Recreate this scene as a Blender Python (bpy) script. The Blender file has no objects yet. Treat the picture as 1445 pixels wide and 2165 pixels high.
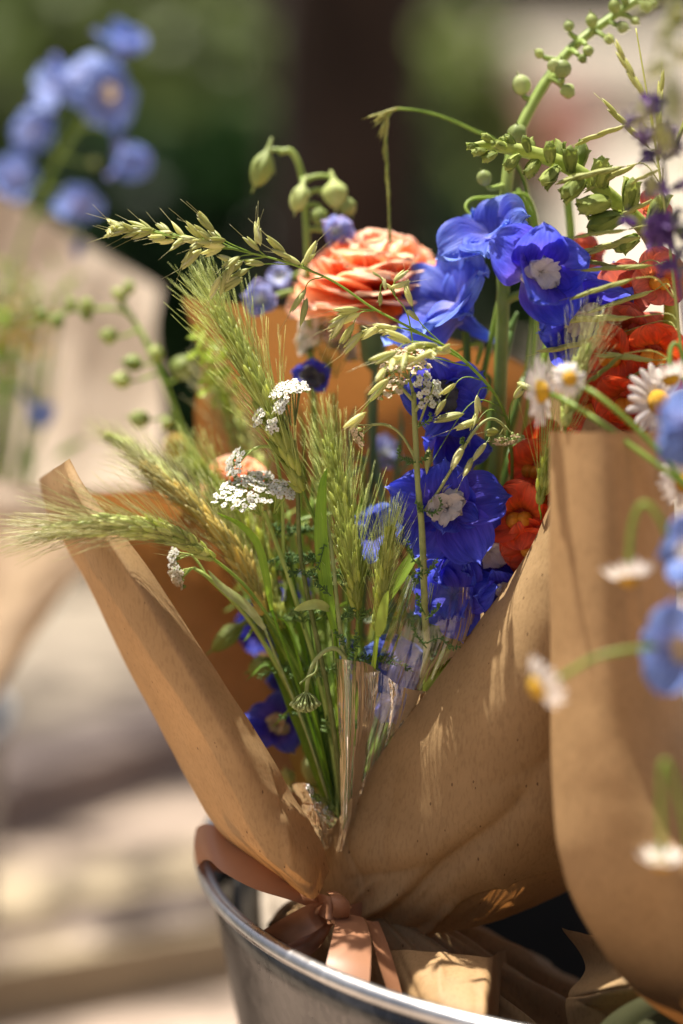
import bpy, math, random
import numpy as np
from mathutils import Vector, Matrix

SC = bpy.context.scene
COL = SC.collection
rng = random.Random(7)
nrg = np.random.default_rng(7)

# ------------------------------------------------------------------ camera
PITCH = math.radians(10.5)
LENS = 90.0
KPX = 36.0 / LENS / 2165.0            # metres per photo pixel at one metre
CR = np.array([1.0, 0, 0])
CF = np.array([0, math.cos(PITCH), -math.sin(PITCH)])
CU = np.array([0, math.sin(PITCH), math.cos(PITCH)])
CC = np.array([0, 0, 0.75])
FOCUS = 0.985

cam_d = bpy.data.cameras.new('camera')
cam = bpy.data.objects.new('camera', cam_d)
COL.objects.link(cam)
cam.location = CC
cam.rotation_euler = (math.pi / 2 - PITCH, 0, 0)
cam_d.sensor_fit = 'VERTICAL'
cam_d.sensor_height = 36
cam_d.sensor_width = 24
cam_d.lens = LENS
cam_d.clip_start = 0.05
cam_d.clip_end = 400
cam_d.dof.use_dof = True
cam_d.dof.focus_distance = FOCUS
cam_d.dof.aperture_fstop = 2.6
SC.camera = cam

# ------------------------------------------------------------------ world and sun
SUN = np.array([-0.22, 0.24, 0.945])
SUN /= np.linalg.norm(SUN)
elev = math.asin(SUN[2])
azim = math.atan2(SUN[0], SUN[1])
wd = bpy.data.worlds.new('World')
SC.world = wd
wd.use_nodes = True
nt = wd.node_tree
bg = nt.nodes['Background']
sky = nt.nodes.new('ShaderNodeTexSky')
sky.sky_type = 'NISHITA'
sky.sun_disc = False
sky.sun_elevation = elev
sky.sun_rotation = azim
sky.dust_density = 8.0
sky.ozone_density = 0.3
sky.air_density = 1.0
nt.links.new(sky.outputs[0], bg.inputs['Color'])
bg.inputs['Strength'].default_value = 0.05
sl = bpy.data.lights.new('sun', 'SUN')
so = bpy.data.objects.new('sun', sl)
COL.objects.link(so)
sl.energy = 5.0
sl.angle = math.radians(0.53)
sl.color = (1.0, 0.94, 0.83)
so.rotation_euler = Vector(-SUN).to_track_quat('-Z', 'Y').to_euler()
so.location = (0, 0, 3)
SC.view_settings.view_transform = 'Standard'
SC.view_settings.look = 'None'
SC.view_settings.exposure = 1.1
SC.view_settings.gamma = 1
SC.cycles.max_bounces = 10
SC.cycles.transparent_max_bounces = 24
SC.cycles.caustics_reflective = False
SC.cycles.caustics_refractive = False
SC.cycles.sample_clamp_indirect = 6.0


# ------------------------------------------------------------------ helpers
def W(px, py, z=1.0):
    k = KPX * z
    return CC + (px - 722.5) * k * CR - (py - 1082.5) * k * CU + z * CF


def D(r, u, t):
    """direction given as right, up, towards the camera"""
    v = r * CR + u * CU - t * CF
    return v / np.linalg.norm(v)


def PX(n):
    return n * KPX


def cr(P, n):
    """Catmull-Rom through the rows of P, n samples"""
    P = np.asarray(P, float)
    m = len(P)
    if m == 2:
        t = np.linspace(0, 1, n).reshape((n,) + (1,) * (P.ndim - 1))
        return P[0] * (1 - t) + P[1] * t
    Q = np.concatenate([(2 * P[0] - P[1])[None], P, (2 * P[-1] - P[-2])[None]])
    t = np.linspace(0, m - 1, n)
    i = np.minimum(t.astype(int), m - 2)
    f = t - i
    sh = (n,) + (1,) * (P.ndim - 1)
    f = f.reshape(sh)
    a, b, c, d = Q[i], Q[i + 1], Q[i + 2], Q[i + 3]
    return 0.5 * ((2 * b) + (c - a) * f + (2 * a - 5 * b + 4 * c - d) * f ** 2 + (3 * b - a - 3 * c + d) * f ** 3)


def path(pts, n=24):
    return cr([W(*p) for p in pts], n)


def unit(v):
    v = np.asarray(v, float)
    return v / (np.linalg.norm(v) + 1e-12)


def frames(P):
    T = np.gradient(P, axis=0)
    T /= np.linalg.norm(T, axis=1)[:, None] + 1e-12
    a = np.array([0, 0, 1.0]) if abs(T[0][2]) < 0.9 else np.array([1.0, 0, 0])
    N = np.zeros_like(P)
    N[0] = unit(np.cross(T[0], a))
    for i in range(1, len(P)):
        v = N[i - 1] - T[i] * (N[i - 1] @ T[i])
        N[i] = unit(v)
    return T, N, np.cross(T, N)


class MB:
    def __init__(self):
        self.V, self.F, self.M, self.UV, self.n = [], [], [], [], 0

    def add(self, V, F, mat=0, UV=None):
        V = np.asarray(V, float)
        self.V.append(V)
        self.F += [tuple(int(i) + self.n for i in f) for f in F]
        self.M += [mat] * len(F)
        self.UV.append(np.zeros((len(V), 2)) if UV is None else np.asarray(UV, float))
        self.n += len(V)
        return self

    def grid(self, G, mat=0, wrap=False):
        a, b = G.shape[:2]
        V = G.reshape(-1, 3)
        u, v = np.meshgrid(np.linspace(0, 1, a), np.linspace(0, 1, b), indexing='ij')
        F = []
        for i in range(a - 1):
            for j in range(b if wrap else b - 1):
                k = (j + 1) % b
                F.append((i * b + j, i * b + k, (i + 1) * b + k, (i + 1) * b + j))
        return self.add(V, F, mat, np.stack([v.ravel(), u.ravel()], 1))

    def tube(self, P, r, seg=7, mat=0):
        P = np.asarray(P, float)
        r = np.broadcast_to(np.asarray(r, float), (len(P),))
        T, N, B = frames(P)
        a = np.linspace(0, 2 * math.pi, seg, endpoint=False)
        G = P[:, None] + r[:, None, None] * (N[:, None] * np.cos(a)[None, :, None] + B[:, None] * np.sin(a)[None, :, None])
        n0 = self.n
        self.grid(G, mat, True)
        self.F.append(tuple(n0 + j for j in range(seg))[::-1])
        self.F.append(tuple(n0 + (len(P) - 1) * seg + j for j in range(seg)))
        self.M += [mat, mat]
        return self

    def lens(self, A, B, w, seg=6, n=7, peak=0.45, mat=0, flat=1.0, bend=None):
        """a pointed grain from A to B"""
        A, B = np.asarray(A, float), np.asarray(B, float)
        t = np.linspace(0, 1, n)[:, None]
        P = A + (B - A) * t
        if bend is not None:
            P = P + np.asarray(bend) * np.sin(t * math.pi)
        s = t[:, 0]
        e = math.log(0.5) / math.log(peak)
        r = w * np.sin(np.pi * s ** e) ** 0.8 + w * 0.03
        return self.tube(P, r, seg, mat)

    def mesh(self, name, mats, origin=(0, 0, 0), smooth=True):
        me = bpy.data.meshes.new(name)
        V = np.vstack(self.V) - np.asarray(origin)
        me.from_pydata(V.tolist(), [], self.F)
        for m in mats:
            me.materials.append(m)
        me.polygons.foreach_set('material_index', self.M)
        me.polygons.foreach_set('use_smooth', [smooth] * len(self.F))
        uv = np.vstack(self.UV)
        li = np.zeros(len(me.loops), dtype=np.int32)
        me.loops.foreach_get('vertex_index', li)
        ul = me.uv_layers.new(name='UVMap')
        ul.data.foreach_set('uv', uv[li].ravel().astype(np.float32))
        me.update()
        return me


def tag(o, label, cat, group=None, kind=None):
    if label:
        o['label'] = label
    if cat:
        o['category'] = cat
    if group:
        o['group'] = group
    if kind:
        o['kind'] = kind
    return o


def thing(name, base, label, cat, group=None):
    o = bpy.data.objects.new(name, None)
    o.empty_display_size = 0.01
    COL.objects.link(o)
    o.location = base
    return tag(o, label, cat, group)


def part(name, me, parent=None, M=None, label=None, kind=None):
    o = bpy.data.objects.new(name, me)
    COL.objects.link(o)
    if parent is not None:
        o.parent = parent
    if M is not None:
        o.matrix_basis = M
    if label:
        o['label'] = label
    if kind:
        o['kind'] = kind
    return o


def built(name, mb, mats, root, **k):
    """a part whose shape was made in world space"""
    return part(name, mb.mesh(name, mats, np.array(root.location)), root, **k)


def solo(name, mb, mats, label, cat, group=None, kind=None, origin=None, smooth=True):
    V = np.vstack(mb.V)
    if origin is None:
        origin = V.mean(0)
        origin[2] = V[:, 2].min()
    o = part(name, mb.mesh(name, mats, origin, smooth))
    o.location = origin
    return tag(o, label, cat, group, kind)


def aim(pos, d, roll=0.0, s=1.0, root=None):
    """matrix that puts local +Z along d at world pos, relative to an unrotated root"""
    q = Vector(d).to_track_quat('Z', 'Y')
    p = np.asarray(pos, float)
    if root is not None:
        p = p - np.array(root.location)
    return Matrix.Translation(Vector(p)) @ q.to_matrix().to_4x4() @ Matrix.Rotation(roll, 4, 'Z') @ Matrix.Scale(s, 4)


def lm(loc=(0, 0, 0), rot=(0, 0, 0), s=1.0):
    from mathutils import Euler
    return Matrix.Translation(loc) @ Euler(rot).to_matrix().to_4x4() @ Matrix.Scale(s, 4)


# ------------------------------------------------------------------ materials
def newmat(name):
    m = bpy.data.materials.new(name)
    m.use_nodes = True
    t = m.node_tree
    for n in list(t.nodes):
        t.nodes.remove(n)
    return m, t, t.nodes.new, t.links.new


def ramp(nn, stops):
    r = nn('ShaderNodeValToRGB')
    e = r.color_ramp.elements
    while len(e) < len(stops):
        e.new(0.5)
    for x, (p, c) in zip(e, stops):
        x.position = p
        x.color = (*c, 1)
    return r


def leafy(name, stops, trans=0.35, rough=0.5, scale=120.0, along=False, bump=0.0, spec=0.35, tint=(1.0, 1.0, 1.0), stretch=(1, 1, 1), uvnoise=None):
    """diffuse + translucent plant tissue; along=True colours it by UV from base (0) to tip (1)"""
    m, t, nn, ln = newmat(name)
    out = nn('ShaderNodeOutputMaterial')
    tc = nn('ShaderNodeTexCoord')
    mp = nn('ShaderNodeMapping')
    mp.inputs['Scale'].default_value = stretch
    ln(tc.outputs['Object'], mp.inputs[0])
    no = nn('ShaderNodeTexNoise')
    no.inputs['Scale'].default_value = scale
    no.inputs['Detail'].default_value = 4
    ln(mp.outputs[0], no.inputs['Vector'])
    rp = ramp(nn, stops)
    oi = nn('ShaderNodeObjectInfo')
    if along:
        sx = nn('ShaderNodeSeparateXYZ')
        ln(tc.outputs['UV'], sx.inputs[0])
        ma = nn('ShaderNodeMath')
        ma.operation = 'MULTIPLY_ADD'
        ln(no.outputs[0], ma.inputs[0])
        ma.inputs[1].default_value = 0.5
        ln(sx.outputs['Y'], ma.inputs[2])
        mb = nn('ShaderNodeMath')
        mb.operation = 'SUBTRACT'
        ln(ma.outputs[0], mb.inputs[0])
        mb.inputs[1].default_value = 0.25
        ln(mb.outputs[0], rp.inputs[0])
    else:
        ma = nn('ShaderNodeMath')
        ma.operation = 'MULTIPLY_ADD'
        ln(oi.outputs['Random'], ma.inputs[0])
        ma.inputs[1].default_value = 0.35
        ln(no.outputs[0], ma.inputs[2])
        mb = nn('ShaderNodeMath')
        mb.operation = 'SUBTRACT'
        ln(ma.outputs[0], mb.inputs[0])
        mb.inputs[1].default_value = 0.175
        ln(mb.outputs[0], rp.inputs[0])
    hv = nn('ShaderNodeHueSaturation')
    vm = nn('ShaderNodeMapRange')
    ln(oi.outputs['Random'], vm.inputs[0])
    vm.inputs[3].default_value = 0.85
    vm.inputs[4].default_value = 1.15
    ln(vm.outputs[0], hv.inputs['Value'])
    ln(rp.outputs[0], hv.inputs['Color'])
    colour = hv.outputs[0]
    n2 = None
    if uvnoise:
        mu = nn('ShaderNodeMapping')
        mu.inputs['Scale'].default_value = uvnoise
        ln(tc.outputs['UV'], mu.inputs[0])
        ad = nn('ShaderNodeVectorMath')
        ln(mu.outputs[0], ad.inputs[0])
        cx = nn('ShaderNodeCombineXYZ')
        mz = nn('ShaderNodeMath')
        mz.operation = 'MULTIPLY'
        ln(oi.outputs['Random'], mz.inputs[0])
        mz.inputs[1].default_value = 40
        ln(mz.outputs[0], cx.inputs[2])
        ln(cx.outputs[0], ad.inputs[1])
        n2 = nn('ShaderNodeTexNoise')
        n2.inputs['Scale'].default_value = 1.0
        n2.inputs['Detail'].default_value = 4
        n2.inputs['Distortion'].default_value = 0.6
        ln(ad.outputs[0], n2.inputs['Vector'])
        vr = ramp(nn, [(0.32, (0.66, 0.62, 0.74)), (0.5, (1, 1, 1)), (0.7, (1.5, 1.35, 1.15))])
        ln(n2.outputs[0], vr.inputs[0])
        vm2 = nn('ShaderNodeMix')
        vm2.data_type = 'RGBA'
        vm2.blend_type = 'MULTIPLY'
        vm2.inputs[0].default_value = 0.8
        ln(colour, vm2.inputs[6])
        ln(vr.outputs[0], vm2.inputs[7])
        colour = vm2.outputs[2]
    pb = nn('ShaderNodeBsdfPrincipled')
    ln(colour, pb.inputs['Base Color'])
    pb.inputs['Roughness'].default_value = rough
    pb.inputs['Specular IOR Level'].default_value = spec
    tr = nn('ShaderNodeBsdfTranslucent')
    tm = nn('ShaderNodeMix')
    tm.data_type = 'RGBA'
    tm.blend_type = 'MULTIPLY'
    tm.inputs[0].default_value = 1.0
    ln(colour, tm.inputs[6])
    tm.inputs[7].default_value = (*tint, 1)
    ln(tm.outputs[2], tr.inputs['Color'])
    mx = nn('ShaderNodeMixShader')
    mx.inputs[0].default_value = trans
    ln(pb.outputs[0], mx.inputs[1])
    ln(tr.outputs[0], mx.inputs[2])
    ln(mx.outputs[0], out.inputs[0])
    if bump > 0:
        src = no.outputs[0]
        if n2 is not None:
            src = n2.outputs[0]
        bp = nn('ShaderNodeBump')
        bp.inputs['Strength'].default_value = bump
        bp.inputs['Distance'].default_value = 0.0008
        ln(src, bp.inputs['Height'])
        ln(bp.outputs[0], pb.inputs['Normal'])
        ln(bp.outputs[0], tr.inputs['Normal'])
    return m


def kraft(name, col, trans, fleck=True, tint=(1.1, 0.66, 0.34)):
    m, t, nn, ln = newmat(name)
    out = nn('ShaderNodeOutputMaterial')
    tc = nn('ShaderNodeTexCoord')
    n1 = nn('ShaderNodeTexNoise')
    n1.inputs['Scale'].default_value = 35
    n1.inputs['Detail'].default_value = 8
    n1.inputs['Roughness'].default_value = 0.7
    ln(tc.outputs['Object'], n1.inputs['Vector'])
    c = np.array(col)
    r1 = ramp(nn, [(0.3, c * np.array([0.86, 0.84, 0.82])), (0.7, c * np.array([1.1, 1.1, 1.12]))])
    ln(n1.outputs[0], r1.inputs[0])
    # long pale fibres
    mp = nn('ShaderNodeMapping')
    mp.inputs['Scale'].default_value = (900, 900, 260)
    mp.inputs['Rotation'].default_value = (0.3, 0.5, 0.2)
    ln(tc.outputs['Object'], mp.inputs[0])
    n2 = nn('ShaderNodeTexNoise')
    n2.inputs['Scale'].default_value = 1.0
    n2.inputs['Detail'].default_value = 3
    ln(mp.outputs[0], n2.inputs['Vector'])
    r2 = ramp(nn, [(0.35, (0.86, 0.85, 0.84)), (0.5, (1, 1, 1)), (0.72, (1.0, 1.0, 1.0)), (0.8, (1.25, 1.25, 1.25))])
    ln(n2.outputs[0], r2.inputs[0])
    m1 = nn('ShaderNodeMix')
    m1.data_type = 'RGBA'
    m1.blend_type = 'MULTIPLY'
    m1.inputs[0].default_value = 1
    ln(r1.outputs[0], m1.inputs[6])
    ln(r2.outputs[0], m1.inputs[7])
    colour = m1.outputs[2]
    if fleck:
        mv = nn('ShaderNodeMapping')
        mv.inputs['Scale'].default_value = (340, 340, 180)
        mv.inputs['Rotation'].default_value = (0.2, 0.9, 0.4)
        ln(tc.outputs['Object'], mv.inputs[0])
        vo = nn('ShaderNodeTexVoronoi')
        vo.inputs['Scale'].default_value = 1.0
        ln(mv.outputs[0], vo.inputs['Vector'])
        # only a few of the cells carry a fleck
        sc = nn('ShaderNodeSeparateColor')
        ln(vo.outputs['Color'], sc.inputs[0])
        gt = nn('ShaderNodeMath')
        gt.operation = 'GREATER_THAN'
        ln(sc.outputs[0], gt.inputs[0])
        gt.inputs[1].default_value = 0.78
        lt = nn('ShaderNodeMath')
        lt.operation = 'LESS_THAN'
        ln(vo.outputs['Distance'], lt.inputs[0])
        lt.inputs[1].default_value = 0.13
        an = nn('ShaderNodeMath')
        an.operation = 'MULTIPLY'
        ln(gt.outputs[0], an.inputs[0])
        ln(lt.outputs[0], an.inputs[1])
        an2 = nn('ShaderNodeMath')
        an2.operation = 'MULTIPLY'
        ln(an.outputs[0], an2.inputs[0])
        an2.inputs[1].default_value = 0.75
        m2 = nn('ShaderNodeMix')
        m2.data_type = 'RGBA'
        ln(an2.outputs[0], m2.inputs[0])
        ln(colour, m2.inputs[6])
        m2.inputs[7].default_value = (0.09, 0.045, 0.02, 1)
        colour = m2.outputs[2]
    pb = nn('ShaderNodeBsdfPrincipled')
    pb.inputs['Roughness'].default_value = 0.62
    pb.inputs['Specular IOR Level'].default_value = 0.28
    ln(colour, pb.inputs['Base Color'])
    tr = nn('ShaderNodeBsdfTranslucent')
    tm = nn('ShaderNodeMix')
    tm.data_type = 'RGBA'
    tm.blend_type = 'MULTIPLY'
    tm.inputs[0].default_value = 1
    ln(colour, tm.inputs[6])
    tm.inputs[7].default_value = (*tint, 1)
    ln(tm.outputs[2], tr.inputs['Color'])
    n3 = nn('ShaderNodeTexNoise')
    n3.inputs['Scale'].default_value = 600
    n3.inputs['Detail'].default_value = 5
    ln(tc.outputs['Object'], n3.inputs['Vector'])
    bp = nn('ShaderNodeBump')
    bp.inputs['Strength'].default_value = 0.25
    bp.inputs['Distance'].default_value = 0.0004
    ln(n3.outputs[0], bp.inputs['Height'])
    ln(bp.outputs[0], pb.inputs['Normal'])
    mx = nn('ShaderNodeMixShader')
    mx.inputs[0].default_value = trans
    ln(pb.outputs[0], mx.inputs[1])
    ln(tr.outputs[0], mx.inputs[2])
    ln(mx.outputs[0], out.inputs[0])
    return m


def plain(name, stops, rough=0.7, scale=10.0, metallic=0.0, bump=0.0, detail=6, spec=0.3, stretch=(1, 1, 1), dist=0.005):
    m, t, nn, ln = newmat(name)
    out = nn('ShaderNodeOutputMaterial')
    tc = nn('ShaderNodeTexCoord')
    mp = nn('ShaderNodeMapping')
    mp.inputs['Scale'].default_value = stretch
    ln(tc.outputs['Object'], mp.inputs[0])
    no = nn('ShaderNodeTexNoise')
    no.inputs['Scale'].default_value = scale
    no.inputs['Detail'].default_value = detail
    ln(mp.outputs[0], no.inputs['Vector'])
    rp = ramp(nn, stops)
    ln(no.outputs[0], rp.inputs[0])
    pb = nn('ShaderNodeBsdfPrincipled')
    ln(rp.outputs[0], pb.inputs['Base Color'])
    pb.inputs['Roughness'].default_value = rough
    pb.inputs['Metallic'].default_value = metallic
    pb.inputs['Specular IOR Level'].default_value = spec
    if bump:
        bp = nn('ShaderNodeBump')
        bp.inputs['Strength'].default_value = bump
        bp.inputs['Distance'].default_value = dist
        ln(no.outputs[0], bp.inputs['Height'])
        ln(bp.outputs[0], pb.inputs['Normal'])
    ln(pb.outputs[0], out.inputs[0])
    return m


M = {}
M['stem'] = leafy('stem_green', [(0.3, (0.15, 0.25, 0.03)), (0.7, (0.30, 0.42, 0.08))], 0.3, 0.45, 90, tint=(1.5, 1.5, 1.2))
M['stem_pale'] = leafy('stem_pale_green', [(0.3, (0.30, 0.42, 0.09)), (0.7, (0.46, 0.56, 0.17))], 0.2, 0.45, 90, tint=(1.5, 1.5, 1.2))
M['stem_dark'] = leafy('stem_dark_green', [(0.3, (0.06, 0.13, 0.025)), (0.7, (0.13, 0.22, 0.05))], 0.12, 0.45, 90)
M['stem_blue'] = leafy('stem_blue_green', [(0.3, (0.13, 0.23, 0.12)), (0.7, (0.22, 0.33, 0.17))], 0.12, 0.45, 90)
M['stem_yarrow'] = leafy('stem_yarrow', [(0.3, (0.15, 0.19, 0.05)), (0.7, (0.30, 0.33, 0.12))], 0.12, 0.6, 220, bump=0.5)
M['leaf'] = leafy('leaf_green', [(0.3, (0.09, 0.2, 0.02)), (0.7, (0.2, 0.36, 0.04))], 0.42, 0.42, 60, bump=0.3, uvnoise=(30, 2, 1), tint=(2.0, 1.8, 1.0))
M['fern'] = leafy('fern_green', [(0.3, (0.08, 0.17, 0.04)), (0.7, (0.2, 0.32, 0.1))], 0.25, 0.6, 150)
M['fern_light'] = leafy('fern_light_green', [(0.3, (0.16, 0.28, 0.06)), (0.7, (0.32, 0.44, 0.15))], 0.35, 0.6, 150)
M['bud'] = leafy('bud_green', [(0.3, (0.24, 0.33, 0.07)), (0.7, (0.48, 0.54, 0.2))], 0.3, 0.5, 140, bump=0.2)
M['bud_cream'] = leafy('bud_cream', [(0.3, (0.32, 0.40, 0.13)), (0.7, (0.52, 0.58, 0.28))], 0.35, 0.5, 200)
M['bud_snap'] = leafy('bud_snapdragon', [(0.3, (0.15, 0.22, 0.03)), (0.7, (0.36, 0.42, 0.10))], 0.28, 0.55, 260, bump=0.35, tint=(1.6, 1.6, 1.2))
M['bud_orange'] = leafy('bud_orange', [(0.3, (0.36, 0.3, 0.06)), (0.7, (0.6, 0.34, 0.08))], 0.3, 0.5, 140)
M['barley'] = leafy('barley_green', [(0.25, (0.28, 0.35, 0.055)), (0.75, (0.56, 0.59, 0.17))], 0.5, 0.42, 150, spec=0.5, tint=(1.7, 1.6, 1.2))
M['barley_gold'] = leafy('barley_gold', [(0.25, (0.42, 0.36, 0.08)), (0.75, (0.68, 0.54, 0.18))], 0.4, 0.45, 150, spec=0.5, tint=(1.4, 1.4, 1.2))
M['barley_pale'] = leafy('barley_pale', [(0.25, (0.42, 0.52, 0.12)), (0.75, (0.66, 0.70, 0.3))], 0.4, 0.42, 150, spec=0.5, tint=(1.4, 1.35, 1.2))
M['oat'] = leafy('oat_green', [(0.25, (0.42, 0.46, 0.12)), (0.75, (0.72, 0.70, 0.36))], 0.4, 0.45, 150, spec=0.5, tint=(1.3, 1.3, 1.2))
M['oat_pale'] = leafy('oat_cream', [(0.25, (0.5, 0.52, 0.24)), (0.75, (0.78, 0.76, 0.52))], 0.4, 0.45, 150, spec=0.5)
M['brome'] = leafy('brome_green', [(0.25, (0.32, 0.36, 0.07)), (0.75, (0.55, 0.54, 0.18))], 0.35, 0.5, 150)
M['awn'] = leafy('awn', [(0.25, (0.42, 0.42, 0.16)), (0.75, (0.62, 0.58, 0.3))], 0.3, 0.4, 60, spec=0.6)
BLUE = [(0.0, (0.20, 0.2, 0.55)), (0.22, (0.075, 0.055, 0.5)), (0.6, (0.048, 0.065, 0.62)), (1.0, (0.12, 0.17, 0.74))]
M['blue'] = leafy('petal_blue', BLUE, 0.5, 0.5, 160, along=True, bump=0.7, tint=(2.2, 2.0, 1.4), uvnoise=(14, 3, 1), spec=.2)
LB = [(0.0, (0.3, 0.3, 0.6)), (0.3, (0.10, 0.13, 0.62)), (0.7, (0.14, 0.22, 0.74)), (1.0, (0.22, 0.33, 0.8))]
M['blue_light'] = leafy('petal_light_blue', LB, 0.5, 0.5, 160, along=True, bump=0.7, tint=(1.5, 1.5, 1.25), uvnoise=(14, 3, 1), spec=.2)
PB = [(0.0, (0.35, 0.38, 0.65)), (0.4, (0.17, 0.26, 0.62)), (0.8, (0.20, 0.31, 0.70)), (1.0, (0.38, 0.30, 0.62))]
M['blue_sky'] = leafy('petal_sky_blue', PB, 0.4, 0.5, 160, along=True, bump=0.3, uvnoise=(26, 3, 1))
LI = [(0.0, (0.7, 0.72, 0.62)), (0.4, (0.3, 0.34, 0.68)), (0.8, (0.34, 0.36, 0.7)), (1.0, (0.5, 0.42, 0.66))]
M['lilac'] = leafy('petal_lilac', LI, 0.4, 0.5, 160, along=True)
M['eye'] = leafy('petal_white_eye', [(0.3, (0.62, 0.56, 0.55)), (0.7, (0.82, 0.8, 0.78))], 0.3, 0.6, 300, bump=0.4)
M['dark_center'] = leafy('dark_center', [(0.3, (0.03, 0.03, 0.06)), (0.7, (0.1, 0.09, 0.1))], 0.1, 0.6, 300)
M['white'] = leafy('petal_white', [(0.3, (0.74, 0.74, 0.68)), (0.7, (0.84, 0.83, 0.78))], 0.3, 0.55, 300, tint=(1.15, 1.15, 1.1))
M['tan'] = leafy('petal_tan', [(0.25, (0.5, 0.36, 0.2)), (0.75, (0.8, 0.67, 0.5))], 0.25, 0.6, 500)
M['daisy'] = leafy('petal_daisy', [(0.3, (0.76, 0.70, 0.66)), (0.7, (0.84, 0.80, 0.77))], 0.3, 0.5, 100, bump=0.3, uvnoise=(9, 1, 1))
M['yellow'] = leafy('disc_yellow', [(0.3, (0.62, 0.28, 0.01)), (0.7, (0.8, 0.48, 0.03))], 0.05, 0.6, 900, bump=0.6)
M['carnation'] = leafy('petal_salmon', [(0.0, (0.82, 0.2, 0.07)), (0.45, (0.9, 0.38, 0.2)), (0.9, (0.92, 0.6, 0.45))], 0.55, 0.5, 200, along=True, bump=0.4, uvnoise=(7, 2, 1), tint=(1.12, 1.5, 1.6))
M['coral'] = leafy('petal_coral', [(0.0, (0.7, 0.2, 0.03)), (0.35, (0.66, 0.075, 0.02)), (1.0, (0.68, 0.12, 0.05))], 0.4, 0.5, 200, along=True, bump=0.4, uvnoise=(7, 2, 1), tint=(1.25, 1.3, 1.2))
M['coral_pink'] = leafy('petal_coral_pink', [(0.0, (0.7, 0.26, 0.07)), (0.4, (0.6, 0.14, 0.085)), (1.0, (0.64, 0.2, 0.15))], 0.4, 0.5, 200, along=True, bump=0.3, uvnoise=(7, 2, 1))
M['palate'] = leafy('petal_orange', [(0.3, (0.8, 0.3, 0.02)), (0.7, (0.85, 0.42, 0.05))], 0.35, 0.5, 200)
M['purple'] = leafy('petal_purple', [(0.3, (0.06, 0.03, 0.13)), (0.7, (0.16, 0.07, 0.30))], 0.3, 0.6, 200)
M['kraft'] = kraft('kraft_paper', (0.40, 0.265, 0.128), 0.22)
M['kraft_plain'] = kraft('kraft_paper_smooth', (0.42, 0.265, 0.125), 0.16, False)
M['blush'] = kraft('blush_paper', (0.62, 0.53, 0.43), 0.24, False, tint=(1.0, 0.92, 0.78))


def G(px, py, h=0.0):
    """where the line of sight through a photo pixel meets the level h"""
    d = W(px, py, 1.0) - CC
    return CC + d * ((h - CC[2]) / d[2])


# ------------------------------------------------------------------ setting
def prism(mb, poly, z0, z1, mat=0, bev=0.0):
    n = len(poly)
    lo = [(p[0], p[1], z0) for p in poly]
    if bev:
        c = np.mean(np.array(poly)[:, :2], 0)
        m = [(p[0], p[1], z1 - bev) for p in poly]
        hi = []
        for p in poly:
            v = np.array(p[:2]) - c
            q = c + v * (1 - bev / np.linalg.norm(v))
            hi.append((q[0], q[1], z1))
        V = lo + m + hi
        F = [tuple(range(n))[::-1], tuple(range(2 * n, 3 * n))]
        for k in (0, n):
            F += [(k + i, k + (i + 1) % n, k + n + (i + 1) % n, k + n + i) for i in range(n)]
    else:
        V = lo + [(p[0], p[1], z1) for p in poly]
        F = [tuple(range(n))[::-1], tuple(range(n, 2 * n))] + [(i, (i + 1) % n, n + (i + 1) % n, n + i) for i in range(n)]
    mb.add(V, F, mat)


M['road'] = plain('road_stone', [(0.3, (0.33, 0.255, 0.20)), (0.7, (0.42, 0.33, 0.265))], 0.85, 4.0, bump=0.3)
M['paving'] = plain('pavement_stone', [(0.3, (0.22, 0.18, 0.14)), (0.7, (0.29, 0.245, 0.19))], 0.85, 3.0, bump=0.3)
M['plaza'] = plain('pale_plaza_stone', [(0.3, (0.31, 0.27, 0.22)), (0.7, (0.38, 0.335, 0.28))], 0.9, 1.5, bump=0.2)
M['kerb'] = plain('kerb_stone', [(0.3, (0.22, 0.17, 0.15)), (0.7, (0.32, 0.26, 0.23))], 0.85, 8.0, bump=0.3)
M['board'] = plain('old_board', [(0.3, (0.30, 0.235, 0.15)), (0.7, (0.42, 0.34, 0.23))], 0.75, 6.0, bump=0.4, stretch=(1, 14, 14))
M['bark'] = plain('bark', [(0.35, (0.016, 0.010, 0.007)), (0.7, (0.045, 0.030, 0.022))], 0.9, 14.0, bump=0.9, stretch=(1, 1, 0.25), dist=0.02)
M['plaster'] = plain('pale_plaster', [(0.3, (0.74, 0.67, 0.57)), (0.7, (0.84, 0.78, 0.68))], 0.9, 1.2, bump=0.1)
M['soil'] = plain('soil', [(0.3, (0.05, 0.035, 0.022)), (0.7, (0.1, 0.07, 0.045))], 0.95, 12, bump=0.6)
M['pink'] = plain('pink_clay', [(0.3, (0.36, 0.16, 0.15)), (0.7, (0.46, 0.22, 0.2))], 0.8, 9)
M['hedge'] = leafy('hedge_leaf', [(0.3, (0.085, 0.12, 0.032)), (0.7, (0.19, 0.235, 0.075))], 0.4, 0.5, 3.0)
M['hedge_dark'] = leafy('hedge_dark_leaf', [(0.3, (0.012, 0.035, 0.010)), (0.7, (0.035, 0.08, 0.02))], 0.3, 0.45, 3.0)

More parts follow.
